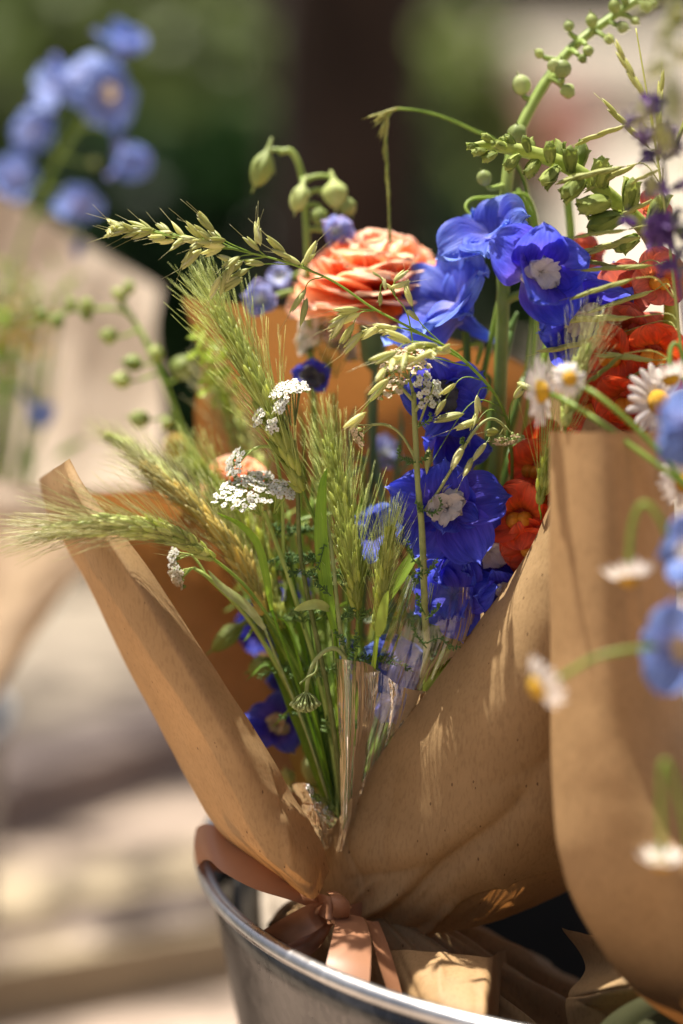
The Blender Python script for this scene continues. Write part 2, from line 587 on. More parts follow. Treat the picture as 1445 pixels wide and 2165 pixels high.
gm = MB()
S = 120.0
gm.add([(-S, -S, 0), (S, -S, 0), (S, S, 0), (-S, S, 0)], [(0, 1, 2, 3)])
o = part('road', gm.mesh('road', [M['road']]))
o['kind'] = 'structure'
ka, kb = G(0, 1790), G(430, 1640)
kd = unit(kb - ka)
kn = np.array([-kd[1], kd[0], 0])
pm = MB()
a0, a1 = ka - kd * 30, ka + kd * 60
k2 = ka + kn * 0.11
prism(pm, [k2 - kd * 30, k2 + kd * 60, k2 + kd * 60 + kn * 70, k2 - kd * 30 + kn * 70], -0.05, 0.055)
o = part('pavement', pm.mesh('pavement', [M['paving']], smooth=False))
o['kind'] = 'structure'
km_ = MB()
q0, q1 = ka - kd * 1.0, ka + kd * 9
root = None
L = 0.9
for i in range(8):
    km_ = MB()
    p = ka + kd * (-0.9 + i * L)
    e = p + kd * (L - 0.006)
    prism(km_, [p, e, e + kn * 0.107, p + kn * 0.107], -0.03, 0.06, bev=0.006)
    o = solo('kerb_stone', km_, [M['kerb']], None, None, kind='structure', smooth=False)

# boards lying on the road, lower left
def board(a, b, wd_, th, label, lift=0.0):
    mb = MB()
    d = unit(b - a)
    n = np.array([-d[1], d[0], 0])
    prism(mb, [a, b, b + n * wd_, a + n * wd_], lift, lift + th, bev=0.003)
    base = (a + b) / 2
    base = np.array([base[0], base[1], lift])
    return solo('wooden_board', mb, [M['board']], label, 'board', 'boards lying beside the kerb', origin=base, smooth=False)


board(G(-160, 2010, 0), G(640, 1890, 0), 0.11, 0.022, 'wide weathered tan board lying on the ground nearest the kerb')
board(G(-160, 2205, 0), G(760, 2030, 0), 0.028, 0.05, 'narrow tan board on edge beside the metal bucket')
bm_ = MB()
c = G(300, 2110, 0)
d = unit(np.array([0.9, 0.45, 0]))
n = np.array([-d[1], d[0], 0])
prism(bm_, [c - d * .045, c + d * .13, c + d * .13 + n * .07, c - d * .045 + n * .07], 0.0, 0.05, bev=0.012)
solo('paving_stone', bm_, [M['kerb']], 'loose blunt stone block between the two tan boards', 'stone')

# wall and planting behind
pz = MB()
pz.add([(-20, 6.6, .059), (30, 6.6, .059), (30, 60, .059), (-20, 60, .059)], [(0, 1, 2, 3)])
o = part('plaza', pz.mesh('plaza', [M['plaza']]))
o['kind'] = 'structure'
wm = thing('garden_wall', (2.0, 17.0, 0), 'long low pale plaster wall at the far end of the street', 'wall')
wb = MB()
w0, w1 = np.array([-9.0, 12.5, 0]), np.array([16.0, 24.0, 0])
wdv = unit(w1 - w0)
wn = np.array([wdv[1], -wdv[0], 0])
prism(wb, [w0, w1, w1 - wn * .3, w0 - wn * .3], 0.0, .78)
built('wall_face', wb, [M['plaster']], wm)
wb = MB()
prism(wb, [w0 + wn * .05, w1 + wn * .05, w1 - wn * .35, w0 - wn * .35], 0.782, .82)
built('coping', wb, [M['kerb']], wm)


def shrub(x, y, rx, ry, h, n, mat, label, leaf=0.05, name='shrub'):
    r = thing(name, (x, y, 0), label, 'shrub', 'shrubs behind the bouquets')
    sb = MB()
    for k in range(7):
        a = k * 0.9
        sb.tube(cr([(x, y, 0), (x + .2 * rx * math.cos(a), y + .2 * ry * math.sin(a), h * .4), (x + .55 * rx * math.cos(a), y + .55 * ry * math.sin(a), h * .8)], 8), np.linspace(.014, .004, 8), 5)
    built('branches', sb, [M['bark']], r)
    th = nrg.random(n) * 2 * math.pi
    ph = np.arccos(1 - nrg.random(n) * 1.25)
    rr = (0.55 + 0.5 * nrg.random(n) ** 0.7) * (1 + 0.16 * np.sin(5 * th + 3 * ph) + 0.12 * np.sin(9 * th - 5 * ph))
    P = np.stack([rx * np.sin(ph) * np.cos(th) * rr, ry * np.sin(ph) * np.sin(th) * rr, h * .45 + h * .55 * np.cos(ph) * rr], 1)
    P[:, 2] = np.maximum(P[:, 2], 0.03)
    a = nrg.normal(size=(n, 3))
    a /= np.linalg.norm(a, axis=1)[:, None]
    b = np.cross(a, nrg.normal(size=(n, 3)))
    b /= np.linalg.norm(b, axis=1)[:, None]
    s = leaf * (0.6 + 0.8 * nrg.random((n, 1)))
    V = np.stack([P - a * s, P + b * s * .45, P + a * s, P - b * s * .45], 1).reshape(-1, 3)
    fb = MB()
    F = np.arange(4 * n).reshape(n, 4)
    fb.add(V, F)
    part('foliage', fb.mesh('foliage', [mat], smooth=False), r, kind='stuff')
    return r


def gx(px, z):
    return (px - 722.5) * KPX * z


shrub(gx(-60, 4.4), 4.4, .62, .5, .80, 7000, M['hedge'], 'broad leafy shrub at the left with a sunlit top')
shrub(gx(300, 4.8), 4.9, .55, .5, .74, 7000, M['hedge'], 'round leafy shrub between the left shrub and the tree trunk')
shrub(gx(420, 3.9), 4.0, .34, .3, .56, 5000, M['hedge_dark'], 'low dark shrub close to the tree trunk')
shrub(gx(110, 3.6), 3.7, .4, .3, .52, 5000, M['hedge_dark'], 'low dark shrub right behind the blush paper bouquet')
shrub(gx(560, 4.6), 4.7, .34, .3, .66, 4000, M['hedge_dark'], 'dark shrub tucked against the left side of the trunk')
shrub(gx(945, 6.3), 6.3, .19, .2, .72, 3000, M['hedge'], 'small slim green shrub to the right of the tree trunk')
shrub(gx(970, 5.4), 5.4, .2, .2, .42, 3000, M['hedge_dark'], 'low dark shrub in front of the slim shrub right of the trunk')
sm = MB()
prism(sm, [(-2.2, 3.2, 0), (.35, 3.2, 0), (.35, 5.8, 0), (-2.2, 5.8, 0)], 0.0, 0.075)
o = part('planting_bed_soil', sm.mesh('planting_bed_soil', [M['soil']], smooth=False))
o['kind'] = 'structure'

tr_ = thing('tree', (gx(735, 3.5), 3.45, 0), 'dark brown tree trunk standing in the blurred background', 'tree')
tb = MB()
P = cr([(gx(735, 3.5), 3.45, 0), (gx(733, 3.5), 3.45, .5), (gx(730, 3.5), 3.46, 1.2), (gx(715, 3.5), 3.5, 2.2), (gx(740, 3.5), 3.5, 3.4)], 30)
Tn, N_, B_ = frames(P)
a = np.linspace(0, 2 * math.pi, 28, endpoint=False)
rad = np.interp(np.linspace(0, 3.4, 30), [0, .12, .4, 3.4], [.145, .118, .108, .065])[:, None] * (1 + .05 * np.sin(5 * a)[None] + .04 * np.sin(3 * a + 1)[None] + .02 * nrg.normal(size=(30, 28)))
tb.grid(P[:, None] + rad[..., None] * (N_[:, None] * np.cos(a)[None, :, None] + B_[:, None] * np.sin(a)[None, :, None]), 0, True)
built('trunk', tb, [M['bark']], tr_)
lb = MB()
tips = []
for k in range(7):
    an = k * 0.9 + .3
    e = np.array([(-1.0, 3.2, 4.2), (-1.7, 3.5, 4.4), (.6, 4.6, 4.6), (1.2, 4.3, 4.4), (1.7, 3.7, 4.3), (.3, 5.2, 4.9), (-.2, 5.0, 4.9)][k])
    s0 = P[20 + k]
    lb.tube(cr([s0, (s0 + e) / 2 + np.array([0, 0, .3]), e], 10), np.linspace(.045, .012, 10), 7)
    tips.append(e)
built('limbs', lb, [M['bark']], tr_)
n = 2500
ce = np.array(tips + [tips[0] + np.array([.5, .1, .2])])
P_ = ce[nrg.integers(0, len(ce), n)] + nrg.normal(size=(n, 3)) * .33
a = nrg.normal(size=(n, 3)); a /= np.linalg.norm(a, axis=1)[:, None]
b = np.cross(a, nrg.normal(size=(n, 3))); b /= np.linalg.norm(b, axis=1)[:, None]
V = np.stack([P_ - a * .06, P_ + b * .03, P_ + a * .06, P_ - b * .03], 1).reshape(-1, 3)
fb = MB()
fb.add(V, np.arange(4 * n).reshape(n, 4))
built('crown', fb, [M['hedge']], tr_)

pk = MB()
c = np.array([gx(1175, 11.5), 11.5, 0.055])
a = np.linspace(0, 2 * math.pi, 20, endpoint=False)
prof = [(.13, 0), (.17, .40), (.19, .40), (.19, .47), (.16, .47), (.15, .40)]
pk.grid(np.array([[(c[0] + r * math.cos(t), c[1] + r * math.sin(t), c[2] + h) for t in a] for r, h in prof]), 0, True)
pt = thing('plant_pot', c, 'blurred pinkish clay pot far off, right of the tree trunk', 'pot')
built('pot_body', pk, [M['pink']], pt)
pk = MB()
pk.add([(c[0] + .152 * math.cos(t), c[1] + .152 * math.sin(t), c[2] + .42) for t in a], [tuple(range(20))])
built('potting_soil', pk, [M['soil']], pt)


# ------------------------------------------------------------------ buckets
def galvanised(name, c0, c1):
    m, t, nn, ln = newmat(name)
    out = nn('ShaderNodeOutputMaterial')
    tc = nn('ShaderNodeTexCoord')
    vo = nn('ShaderNodeTexVoronoi')
    vo.inputs['Scale'].default_value = 260
    ln(tc.outputs['Object'], vo.inputs['Vector'])
    no = nn('ShaderNodeTexNoise')
    no.inputs['Scale'].default_value = 22
    no.inputs['Detail'].default_value = 8
    ln(tc.outputs['Object'], no.inputs['Vector'])
    sc = nn('ShaderNodeSeparateColor')
    ln(vo.outputs['Color'], sc.inputs[0])
    ma = nn('ShaderNodeMath')
    ma.operation = 'MULTIPLY_ADD'
    ln(sc.outputs[0], ma.inputs[0])
    ma.inputs[1].default_value = 0.16
    ln(no.outputs[0], ma.inputs[2])
    rp = ramp(nn, [(0.35, c0), (0.75, c1)])
    ln(ma.outputs[0], rp.inputs[0])
    pb = nn('ShaderNodeBsdfPrincipled')
    ln(rp.outputs[0], pb.inputs['Base Color'])
    pb.inputs['Metallic'].default_value = 1.0
    mr = nn('ShaderNodeMapRange')
    ln(ma.outputs[0], mr.inputs[0])
    mr.inputs[1].default_value = 0.3
    mr.inputs[2].default_value = 0.8
    mr.inputs[3].default_value = 0.24
    mr.inputs[4].default_value = 0.40
    ln(mr.outputs[0], pb.inputs['Roughness'])
    bp = nn('ShaderNodeBump')
    bp.inputs['Strength'].default_value = 0.05
    bp.inputs['Distance'].default_value = 0.002
    ln(no.outputs[0], bp.inputs['Height'])
    ln(bp.outputs[0], pb.inputs['Normal'])
    ln(pb.outputs[0], out.inputs[0])
    return m


M['steel'] = galvanised('galvanised_steel', (0.075, 0.073, 0.075), (0.19, 0.185, 0.185))
M['steel_rim'] = galvanised('bright_steel', (0.42, 0.42, 0.43), (0.62, 0.62, 0.63))
M['interior_shade'] = plain('interior_shade_black', [(0.3, (0.012, 0.011, 0.010)), (0.7, (0.02, 0.018, 0.016))], 0.55, 20)  # near-black standing in for the shade inside the bucket
M['water'] = plain('dark_water', [(0.3, (0.012, 0.012, 0.01)), (0.7, (0.02, 0.02, 0.016))], 0.05, 10)


def bucket(cx, cy, h, R, r, label):
    b = thing('metal_bucket', (cx, cy, 0), label, 'bucket', 'metal flower buckets')
    a = np.linspace(0, 2 * math.pi, 120, endpoint=False)

    def rev(prof):
        return np.array([[(cx + q * math.cos(t), cy + q * math.sin(t), z) for t in a] for q, z in prof])

    def rad(z):
        return r + (R - r) * z / h
    mb = MB()
    prof = [(0.001, 0.006), (r - .004, 0.004), (r, 0.0), (r + .003, .004)]
    for z in np.linspace(.01, h - .004, 30):
        prof.append((rad(z) + .0018 * (abs(z - h * .33) < .006) + .0018 * (abs(z - h * .66) < .006), z))
    for z in np.linspace(h - .004, .01, 20):
        prof.append((rad(z) - .0012, z))
    prof.append((0.001, .0085))
    mb.grid(rev(prof), 0, True)
    built('body', mb, [M['steel']], b)
    t = np.linspace(0, 2 * math.pi, 13)
    mb = MB()
    mb.grid(rev([(R + .0012 + .0034 * math.cos(k), h + .0034 * math.sin(k)) for k in t]), 0, True)
    built('rim', mb, [M['steel_rim']], b)
    mb = MB()
    mb.add([(cx + (rad(h * .45) - .0016) * math.cos(t), cy + (rad(h * .45) - .0016) * math.sin(t), h * .45) for t in a], [tuple(range(120))])
    built('water_surface', mb, [M['water']], b)
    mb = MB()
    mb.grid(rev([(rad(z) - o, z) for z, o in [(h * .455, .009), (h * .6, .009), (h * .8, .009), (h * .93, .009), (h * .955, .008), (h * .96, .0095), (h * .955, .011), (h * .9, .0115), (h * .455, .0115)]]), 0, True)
    built('added_dark_liner', mb, [M['interior_shade']], b)  # dark lining added to make the bucket interior read as deep shade
    return b


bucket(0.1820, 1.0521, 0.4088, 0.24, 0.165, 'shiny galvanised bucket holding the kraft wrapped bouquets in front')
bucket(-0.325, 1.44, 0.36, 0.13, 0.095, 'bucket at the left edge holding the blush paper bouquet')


# ------------------------------------------------------------------ paper
from mathutils import noise as mnoise


def sheet(rows, nu=60, nv=60, amp=0.0006, scale=40.0, creases=(), seed=0):
    """grid of pixel/depth control points to a smooth sheet; creases are (u0, v0, u1, v1, amount, width)"""
    Pc = np.array([[W(*p) for p in r] for r in rows])
    A = cr(Pc, nv)
    Gd = cr(A.transpose(1, 0, 2), nu).transpose(1, 0, 2)
    du = np.gradient(Gd, axis=1)
    dv = np.gradient(Gd, axis=0)
    N = np.cross(du, dv)
    N /= np.linalg.norm(N, axis=2)[..., None] + 1e-12
    v, u = np.meshgrid(np.linspace(0, 1, nv), np.linspace(0, 1, nu), indexing='ij')
    dsp = np.zeros((nv, nu))
    for i in range(nv):
        for j in range(nu):
            q = Vector(Gd[i, j] * scale) + Vector((seed * 7.3, 0, 0))
            dsp[i, j] = amp * (mnoise.noise(q) + .6 * (0.5 - abs(mnoise.noise(q * 2.3))))
    for (u0, v0, u1, v1, am, wd_) in creases:
        d = np.array([u1 - u0, v1 - v0])
        L2 = d @ d
        t = np.clip(((u - u0) * d[0] + (v - v0) * d[1]) / L2, 0, 1)
        dist = np.hypot(u - u0 - t * d[0], v - v0 - t * d[1])
        dsp += am * np.exp(-dist / wd_) * (0.35 + .65 * np.sin(np.pi * np.clip(t, .05, .95)))
    return Gd + N * dsp[..., None]


wrap = thing('paper_wrap', W(720, 1900, 1.02), 'brown kraft paper cone around the middle bouquet in the bucket', 'wrapping paper')
mb = MB()
mb.grid(sheet([
    [(1165, 1062, 0.98), (1200, 1040, 0.9583), (1260, 1010, 0.946), (1330, 990, 0.952), (1400, 985, 0.97), (1414.0, 981, 1.01), (1360, 985.0, 1.09)],
    [(1132, 1140, 0.983), (1180, 1125, 0.9615), (1250, 1100, 0.9488), (1330, 1090, 0.9548), (1400, 1085, 0.9718), (1411.7777777777778, 1081, 1.0118), (1355, 1081.6666666666667, 1.0856)],
    [(1085, 1215, 0.987), (1140, 1205, 0.9667), (1220, 1190, 0.9536), (1310, 1185, 0.9586), (1400, 1185, 0.9786), (1409.5555555555557, 1181, 1.0186), (1345, 1178.3333333333333, 1.0811)],
    [(1000, 1330, 0.991), (1075, 1335, 0.9709), (1180, 1340, 0.9583), (1290, 1345, 0.9623), (1400, 1350, 0.9803), (1407.3333333333333, 1346, 1.0203), (1330, 1340.0, 1.0767)],
    [(900, 1465, 0.996), (990, 1485, 0.9771), (1100, 1500, 0.9651), (1240, 1505, 0.9681), (1380, 1500, 0.9871), (1385.111111111111, 1496, 1.0271), (1290, 1486.6666666666667, 1.0722)],
    [(828, 1560, 1.001), (925, 1590, 0.9823), (1050, 1615, 0.9709), (1210, 1625, 0.9729), (1350, 1620, 0.9939), (1352.888888888889, 1616, 1.0339), (1240, 1603.3333333333333, 1.0678)],
    [(768, 1648, 1.006), (865, 1690, 0.9884), (1000, 1725, 0.9767), (1180, 1745, 0.9787), (1330, 1740, 1.0007), (1330.6666666666667, 1736, 1.0407), (1180, 1720.0, 1.0633)],
    [(705, 1750, 1.01), (790, 1795, 0.9946), (930, 1825, 0.9844), (1120, 1830, 0.9864), (1290, 1820, 1.0124), (1288.4444444444443, 1816, 1.0524), (1100, 1796.6666666666667, 1.0589)],
    [(672, 1815, 1.013), (760, 1862, 1.0008), (900, 1900, 0.9922), (1080, 1880, 0.9952), (1250, 1850, 1.0242), (1246.2222222222222, 1846, 1.0642), (1020, 1823.3333333333333, 1.0544)],
    [(655, 1885, 1.015), (735, 1935, 1.011), (860, 1975, 1.006), (1030, 1955, 1.011), (1230, 1868, 1.036), (1224.0, 1864, 1.076), (960, 1838.0, 1.05)],
], 130, 120, 0.0009, 24, [
    (0.253, 1.0, 0.414, 0.62, 0.0055, 0.021), (0.414, 0.62, 0.494, 0.36, 0.0018, 0.0375), (0.334, 1.0, 0.534, 0.84, 0.0035, 0.0225), (0.133, 0.9, 0.334, 0.78, 0.003, 0.0375), (0.534, 0.95, 0.414, 0.75, -0.003, 0.0225), (0.067, 0.62, 0.213, 0.8, 0.0016, 0.03), (0.2, 1.0, 0.28, 0.88, -0.006, 0.0225), (0.374, 1.0, 0.4, 0.9, -0.005, 0.015), (0.06, 0.78, 0.24, 0.96, 0.0014, 0.008), (0.3, 0.98, 0.4, 0.7, 0.0016, 0.008), (0.4, 0.92, 0.56, 0.8, -0.0014, 0.008), (0.16, 0.99, 0.22, 0.84, -0.0018, 0.008), (0.34, 0.6, 0.52, 0.5, 0.0008, 0.008), (0.44, 0.99, 0.5, 0.86, 0.0016, 0.008)], 1))
built('right_flap', mb, [M['kraft']], wrap)
mb = MB()
mb.grid(sheet([
    [(150, 970, .995), (135, 980, .998), (112, 995, 1.012), (84, 1018, 1.04), (120, 1030, 1.06), (205, 1045, 1.065), (330, 1040, 1.075), (470, 1050, 1.09)],
    [(190, 1042, .985), (170, 1058, .985), (140, 1078, 1.0), (108, 1095, 1.04), (160, 1110, 1.08), (260, 1110, 1.09), (370, 1110, 1.10), (500, 1110, 1.115)],
    [(300, 1182, .978), (265, 1200, .972), (215, 1215, .985), (182, 1228, 1.03), (240, 1240, 1.08), (340, 1240, 1.10), (430, 1240, 1.115), (540, 1240, 1.125)],
    [(420, 1360, .98), (375, 1378, .968), (315, 1392, .98), (270, 1402, 1.025), (330, 1410, 1.075), (430, 1410, 1.10), (520, 1410, 1.11), (600, 1410, 1.12)],
    [(545, 1552, .986), (490, 1565, .970), (425, 1577, .98), (366, 1588, 1.02), (430, 1600, 1.06), (520, 1600, 1.085), (590, 1600, 1.095), (650, 1600, 1.10)],
    [(642, 1718, .994), (580, 1738, .978), (515, 1746, .985), (452, 1740, 1.02), (510, 1740, 1.05), (580, 1730, 1.065), (640, 1720, 1.07), (690, 1720, 1.07)],
    [(684, 1785, 1.0), (640, 1822, .985), (580, 1830, .99), (520, 1812, 1.02), (560, 1800, 1.045), (620, 1790, 1.055), (670, 1780, 1.06), (710, 1780, 1.06)],
    [(700, 1840, 1.004), (668, 1900, .992), (625, 1885, .996), (590, 1860, 1.02), (620, 1850, 1.035), (660, 1845, 1.045), (690, 1840, 1.05), (720, 1840, 1.05)],
], 110, 90, 0.0011, 22, [
    (.05, .62, .2, .86, .0022, .02), (.02, .66, .12, .70, -.0025, .018), (.12, .05, .16, .60, .0012, .02), (.2, .95, .3, .7, .002, .03), (.0, .74, .1, .66, .002, .015)], 2))
built('left_flap', mb, [M['kraft']], wrap)
mb = MB()
mb.grid(sheet([
    [(388, 630, 1.085), (500, 645, 1.095), (650, 655, 1.10), (800, 690, 1.11), (950, 720, 1.125), (1080, 760, 1.13), (1200, 820, 1.12), (1290, 870, 1.06)],
    [(430, 765, 1.10), (540, 770, 1.12), (660, 775, 1.13), (800, 790, 1.14), (950, 820, 1.16), (1090, 850, 1.14), (1210, 900, 1.11), (1300, 940, 1.05)],
    [(414, 880, 1.115), (520, 880, 1.135), (660, 890, 1.155), (800, 900, 1.16), (950, 920, 1.15), (1090, 950, 1.135), (1200, 990, 1.10), (1290, 1020, 1.05)],
    [(440, 1060, 1.12), (540, 1060, 1.135), (670, 1065, 1.145), (800, 1075, 1.145), (940, 1090, 1.14), (1070, 1110, 1.12), (1170, 1140, 1.09), (1250, 1170, 1.05)],
    [(520, 1300, 1.10), (590, 1300, 1.115), (690, 1300, 1.12), (790, 1305, 1.12), (900, 1320, 1.115), (1000, 1340, 1.10), (1090, 1370, 1.08), (1170, 1400, 1.04)],
    [(600, 1560, 1.07), (640, 1560, 1.08), (700, 1560, 1.085), (770, 1565, 1.085), (840, 1575, 1.08), (910, 1590, 1.07), (980, 1610, 1.06), (1040, 1640, 1.03)],
    [(680, 1840, 1.04), (695, 1840, 1.045), (720, 1840, 1.05), (745, 1842, 1.05), (775, 1846, 1.045), (800, 1850, 1.04), (830, 1860, 1.035), (860, 1870, 1.02)],
], 80, 70, 0.0016, 20, [(.2, .1, .35, .9, .002, .03), (.6, .05, .55, .9, -.002, .03)], 3))
built('back_panel', mb, [M['kraft']], wrap)
# gathered skirt of paper below the tie
a = np.linspace(0, 2 * math.pi, 160, endpoint=False)
rws = []
top = W(735, 1905, 1.02)
for k, s in enumerate(np.linspace(0, 1, 40)):
    c = top + s * (W(960, 2360, 1.05) - top)
    r = .012 + .066 * s ** .62
    pl = 1 + (.22 * np.sin(11 * a + 2.2 * np.sin(2 * a) + 1.5 * s) + .13 * np.sin(23 * a + 5 * s) + .07 * np.sin(41 * a - 9 * s)) * min(1, .3 + s * 1.6) + .03 * np.sin(30 * s + 5 * a)
    ring = np.stack([c[0] + 1.25 * r * pl * np.cos(a), c[1] + .95 * r * pl * np.sin(a), c[2] + 0 * a + .006 * np.sin(7 * a + 4 * s) * s], 1)
    # the paper is pressed against the inside of the bucket where it meets the wall
    v = ring[:, :2] - np.array([0.1825, 1.0521])
    dist = np.linalg.norm(v, axis=1)
    lim = .165 + .075 * ring[:, 2] / .4125 - .016 - .006 * (1 + np.sin(9 * a))
    ring[:, :2] = np.array([0.1825, 1.0521]) + v * np.minimum(1, lim / dist)[:, None]
    rws.append(ring)
mb = MB()
mb.grid(np.array(rws), 0, True)
built('lower_skirt', mb, [M['kraft']], wrap)
mb = MB()
mb.grid(sheet([
    [(812, 2010, 1.0), (860, 2008, .985), (930, 2015, .978), (1000, 2018, .976), (1042, 2022, .98), (1058, 2012, 1.01), (1090, 2005, 1.04), (1130, 2010, 1.06)],
    [(815, 2070, .99), (870, 2070, .965), (940, 2072, .957), (1003, 2074, .955), (1040, 2078, .96), (1060, 2065, 1.01), (1100, 2050, 1.04), (1145, 2050, 1.06)],
    [(840, 2160, .98), (890, 2160, .95), (950, 2160, .94), (1005, 2160, .938), (1036, 2160, .945), (1060, 2150, 1.01), (1105, 2140, 1.04), (1150, 2140, 1.06)],
    [(860, 2300, .97), (910, 2300, .94), (960, 2300, .93), (1005, 2300, .93), (1030, 2300, .935), (1060, 2280, 1.01), (1105, 2270, 1.04), (1150, 2270, 1.06)],
], 70, 50, 0.0014, 30, [(.08, 0, .2, 1, .002, .03), (.3, 0, .25, .5, -.002, .03)], 4))
built('folded_bottom', mb, [M['kraft_plain']], wrap)

# front right bouquet: rolled wrap
fw = thing('paper_wrap', W(1500, 2080, .93), 'rolled kraft paper around the blurred daisy bouquet at the right edge', 'wrapping paper')
mb = MB()


def roll_row(y, xl, xr, zl, back):
    """one level of the roll: from the free edge round the front to the far side"""
    w = xr - xl
    return [(xl + .02 * w, y - 2, zl + .012), (xl, y, zl), (xl + .22 * w, y + 2, zl - .014), (xl + .5 * w, y + 2, zl - .020), (xl + .78 * w, y + 1, zl - .008), (xl + .96 * w, y, zl + .018), (xl + 1.0 * w, y, zl + .05), (xl + .9 * w, y - 4, zl + .09)]


mb.grid(sheet([
    roll_row(912, 1164, 1422, .925, 0), roll_row(1010, 1164, 1423, .924, 0), roll_row(1200, 1164, 1428, .922, 0), roll_row(1400, 1165, 1436, .92, 0),
    roll_row(1600, 1168, 1470, .917, 0), roll_row(1750, 1178, 1560, .914, 0), roll_row(1820, 1192, 1640, .912, 0), roll_row(1890, 1213, 1700, .912, 0), roll_row(1985, 1262, 1760, .915, 0),
    roll_row(2095, 1345, 1800, .922, 0), roll_row(2180, 1455, 1830, .935, 0)], 80, 110, 0.0007, 18, [(.2, .95, .45, .6, .0016, .04), (.5, .9, .6, .55, -.0014, .05)], 5))
built('rolled_front', mb, [M['kraft_plain']], fw)
mb = MB()
mb.grid(sheet([
    [(1560, 900, .86), (1600, 900, .81), (1700, 900, .78), (1820, 900, .80)],
    [(1560, 1200, .86), (1600, 1200, .81), (1700, 1200, .78), (1820, 1200, .80)],
    [(1580, 1600, .87), (1620, 1600, .83), (1720, 1600, .81), (1820, 1600, .83)],
    [(1640, 2000, .90), (1680, 2000, .88), (1740, 2000, .87), (1820, 2000, .89)],
    [(1700, 2180, .93), (1720, 2180, .925), (1760, 2180, .92), (1820, 2180, .93)]], 30, 40, .0007, 18, (), 15))
built('unseen_shade_flap', mb, [M['kraft_plain']], fw)  # unseen flap, added to keep light off the right side of the roll
mb = MB()
mb.grid(sheet([
    [(1215, 935, .955), (1225, 922, .957), (1250, 874, .96), (1310, 908, .962), (1345, 930, .965)],
    [(1215, 1000, .955), (1230, 1000, .955), (1260, 1000, .957), (1310, 1000, .96), (1350, 1000, .965)],
    [(1220, 1100, .955), (1240, 1100, .955), (1270, 1100, .957), (1310, 1100, .96), (1350, 1100, .965)]], 20, 20, .0003, 20, (), 6))
built('inner_corner', mb, [M['kraft']], fw)
mb = MB()
mb.grid(sheet([
    [(1190, 1960, .99), (1270, 1985, .965), (1330, 2010, .955), (1420, 2040, .95), (1520, 2060, .96)],
    [(1240, 2045, .985), (1300, 2045, .962), (1350, 2050, .952), (1430, 2060, .945), (1530, 2080, .955)],
    [(1205, 2095, .975), (1262, 2092, .955), (1330, 2087, .948), (1400, 2080, .942), (1530, 2100, .95)],
    [(1195, 2118, .972), (1255, 2125, .96), (1330, 2118, .955), (1400, 2110, .95), (1530, 2120, .958)],
    [(1200, 2170, .972), (1260, 2165, .965), (1330, 2160, .96), (1400, 2150, .955), (1530, 2160, .96)],
    [(1215, 2300, .975), (1270, 2300, .968), (1330, 2300, .962), (1400, 2300, .96), (1530, 2300, .965)],
], 60, 60, 0.0012, 40, [(.0, .48, .6, .38, .0030, .03), (.12, .58, .5, .95, .0018, .03), (.4, .3, .5, .0, -.002, .03)], 7))
built('crumpled_bottom', mb, [M['kraft']], fw)


# ------------------------------------------------------------------ ribbons
def satin(name, c0, c1, weave):
    m, t, nn, ln = newmat(name)
    out = nn('ShaderNodeOutputMaterial')
    tc = nn('ShaderNodeTexCoord')
    wv = nn('ShaderNodeTexWave')
    wv.bands_direction = 'DIAGONAL'
    wv.inputs['Scale'].default_value = weave
    wv.inputs['Distortion'].default_value = 0.3
    ln(tc.outputs['UV'], wv.inputs['Vector'])
    rp = ramp(nn, [(0.2, c0), (0.8, c1)])
    ln(wv.outputs['Fac'], rp.inputs[0])
    pb = nn('ShaderNodeBsdfPrincipled')
    pb.inputs['Roughness'].default_value = 0.42
    pb.inputs['Specular IOR Level'].default_value = 0.35
    ln(rp.outputs[0], pb.inputs['Base Color'])
    tr = nn('ShaderNodeBsdfTranslucent')
    ln(rp.outputs[0], tr.inputs['Color'])
    mx = nn('ShaderNodeMixShader')
    mx.inputs[0].default_value = 0.2
    ln(pb.outputs[0], mx.inputs[1])
    ln(tr.outputs[0], mx.inputs[2])
    ln(mx.outputs[0], out.inputs[0])
    return m


M['ribbon'] = satin('brown_satin', (0.35, 0.16, 0.085), (0.42, 0.205, 0.11), 60)
M['ribbon_green'] = satin('olive_ribbon', (0.17, 0.18, 0.085), (0.30, 0.30, 0.17), 24)


def band(mb, A, B, n=40, m=7, bulge=0.002, mat=0):
    a, b = path(A, n), path(B, n)
    t = np.linspace(0, 1, m)[None, :, None]
    Gd = a[:, None] * (1 - t) + b[:, None] * t
    N = np.cross(np.gradient(Gd, axis=0), np.gradient(Gd, axis=1))
    N /= np.linalg.norm(N, axis=2)[..., None] + 1e-12
    Gd = Gd + N * (bulge * np.sin(math.pi * t))
    mb.grid(Gd, mat)


rb = thing('ribbon_bow', W(705, 1915, 1.0), 'brown satin ribbon bow tied round the middle kraft bouquet', 'ribbon')
mb = MB()
band(mb, [(690, 1905, 1.0), (640, 1872, 1.0), (560, 1810, 1.005), (490, 1760, 1.02), (440, 1742, 1.03), (416, 1750, 1.045), (418, 1765, 1.06)],
     [(684, 1930, 1.0), (620, 1905, .99), (540, 1880, .985), (475, 1846, .995), (440, 1818, 1.01), (420, 1830, 1.03), (424, 1850, 1.06)], bulge=.0012)
band(mb, [(418, 1765, 1.06), (450, 1775, 1.075), (560, 1820, 1.06), (680, 1890, 1.02)], [(424, 1850, 1.06), (455, 1840, 1.075), (560, 1870, 1.06), (684, 1925, 1.02)])
built('bow_loop', mb, [M['ribbon']], rb)
mb = MB()
band(mb, [(690, 1908, .995), (655, 1912, .985), (605, 1938, .985), (548, 1972, .995)], [(694, 1948, .995), (668, 1968, .985), (622, 1990, .99), (572, 2012, 1.0)], bulge=-.003)
band(mb, [(694, 1946, .997), (672, 1964, .99), (630, 1986, .995), (590, 2002, .998)], [(696, 1958, 1.0), (684, 1992, .992), (656, 2020, .99), (616, 2040, .99)], bulge=.002)
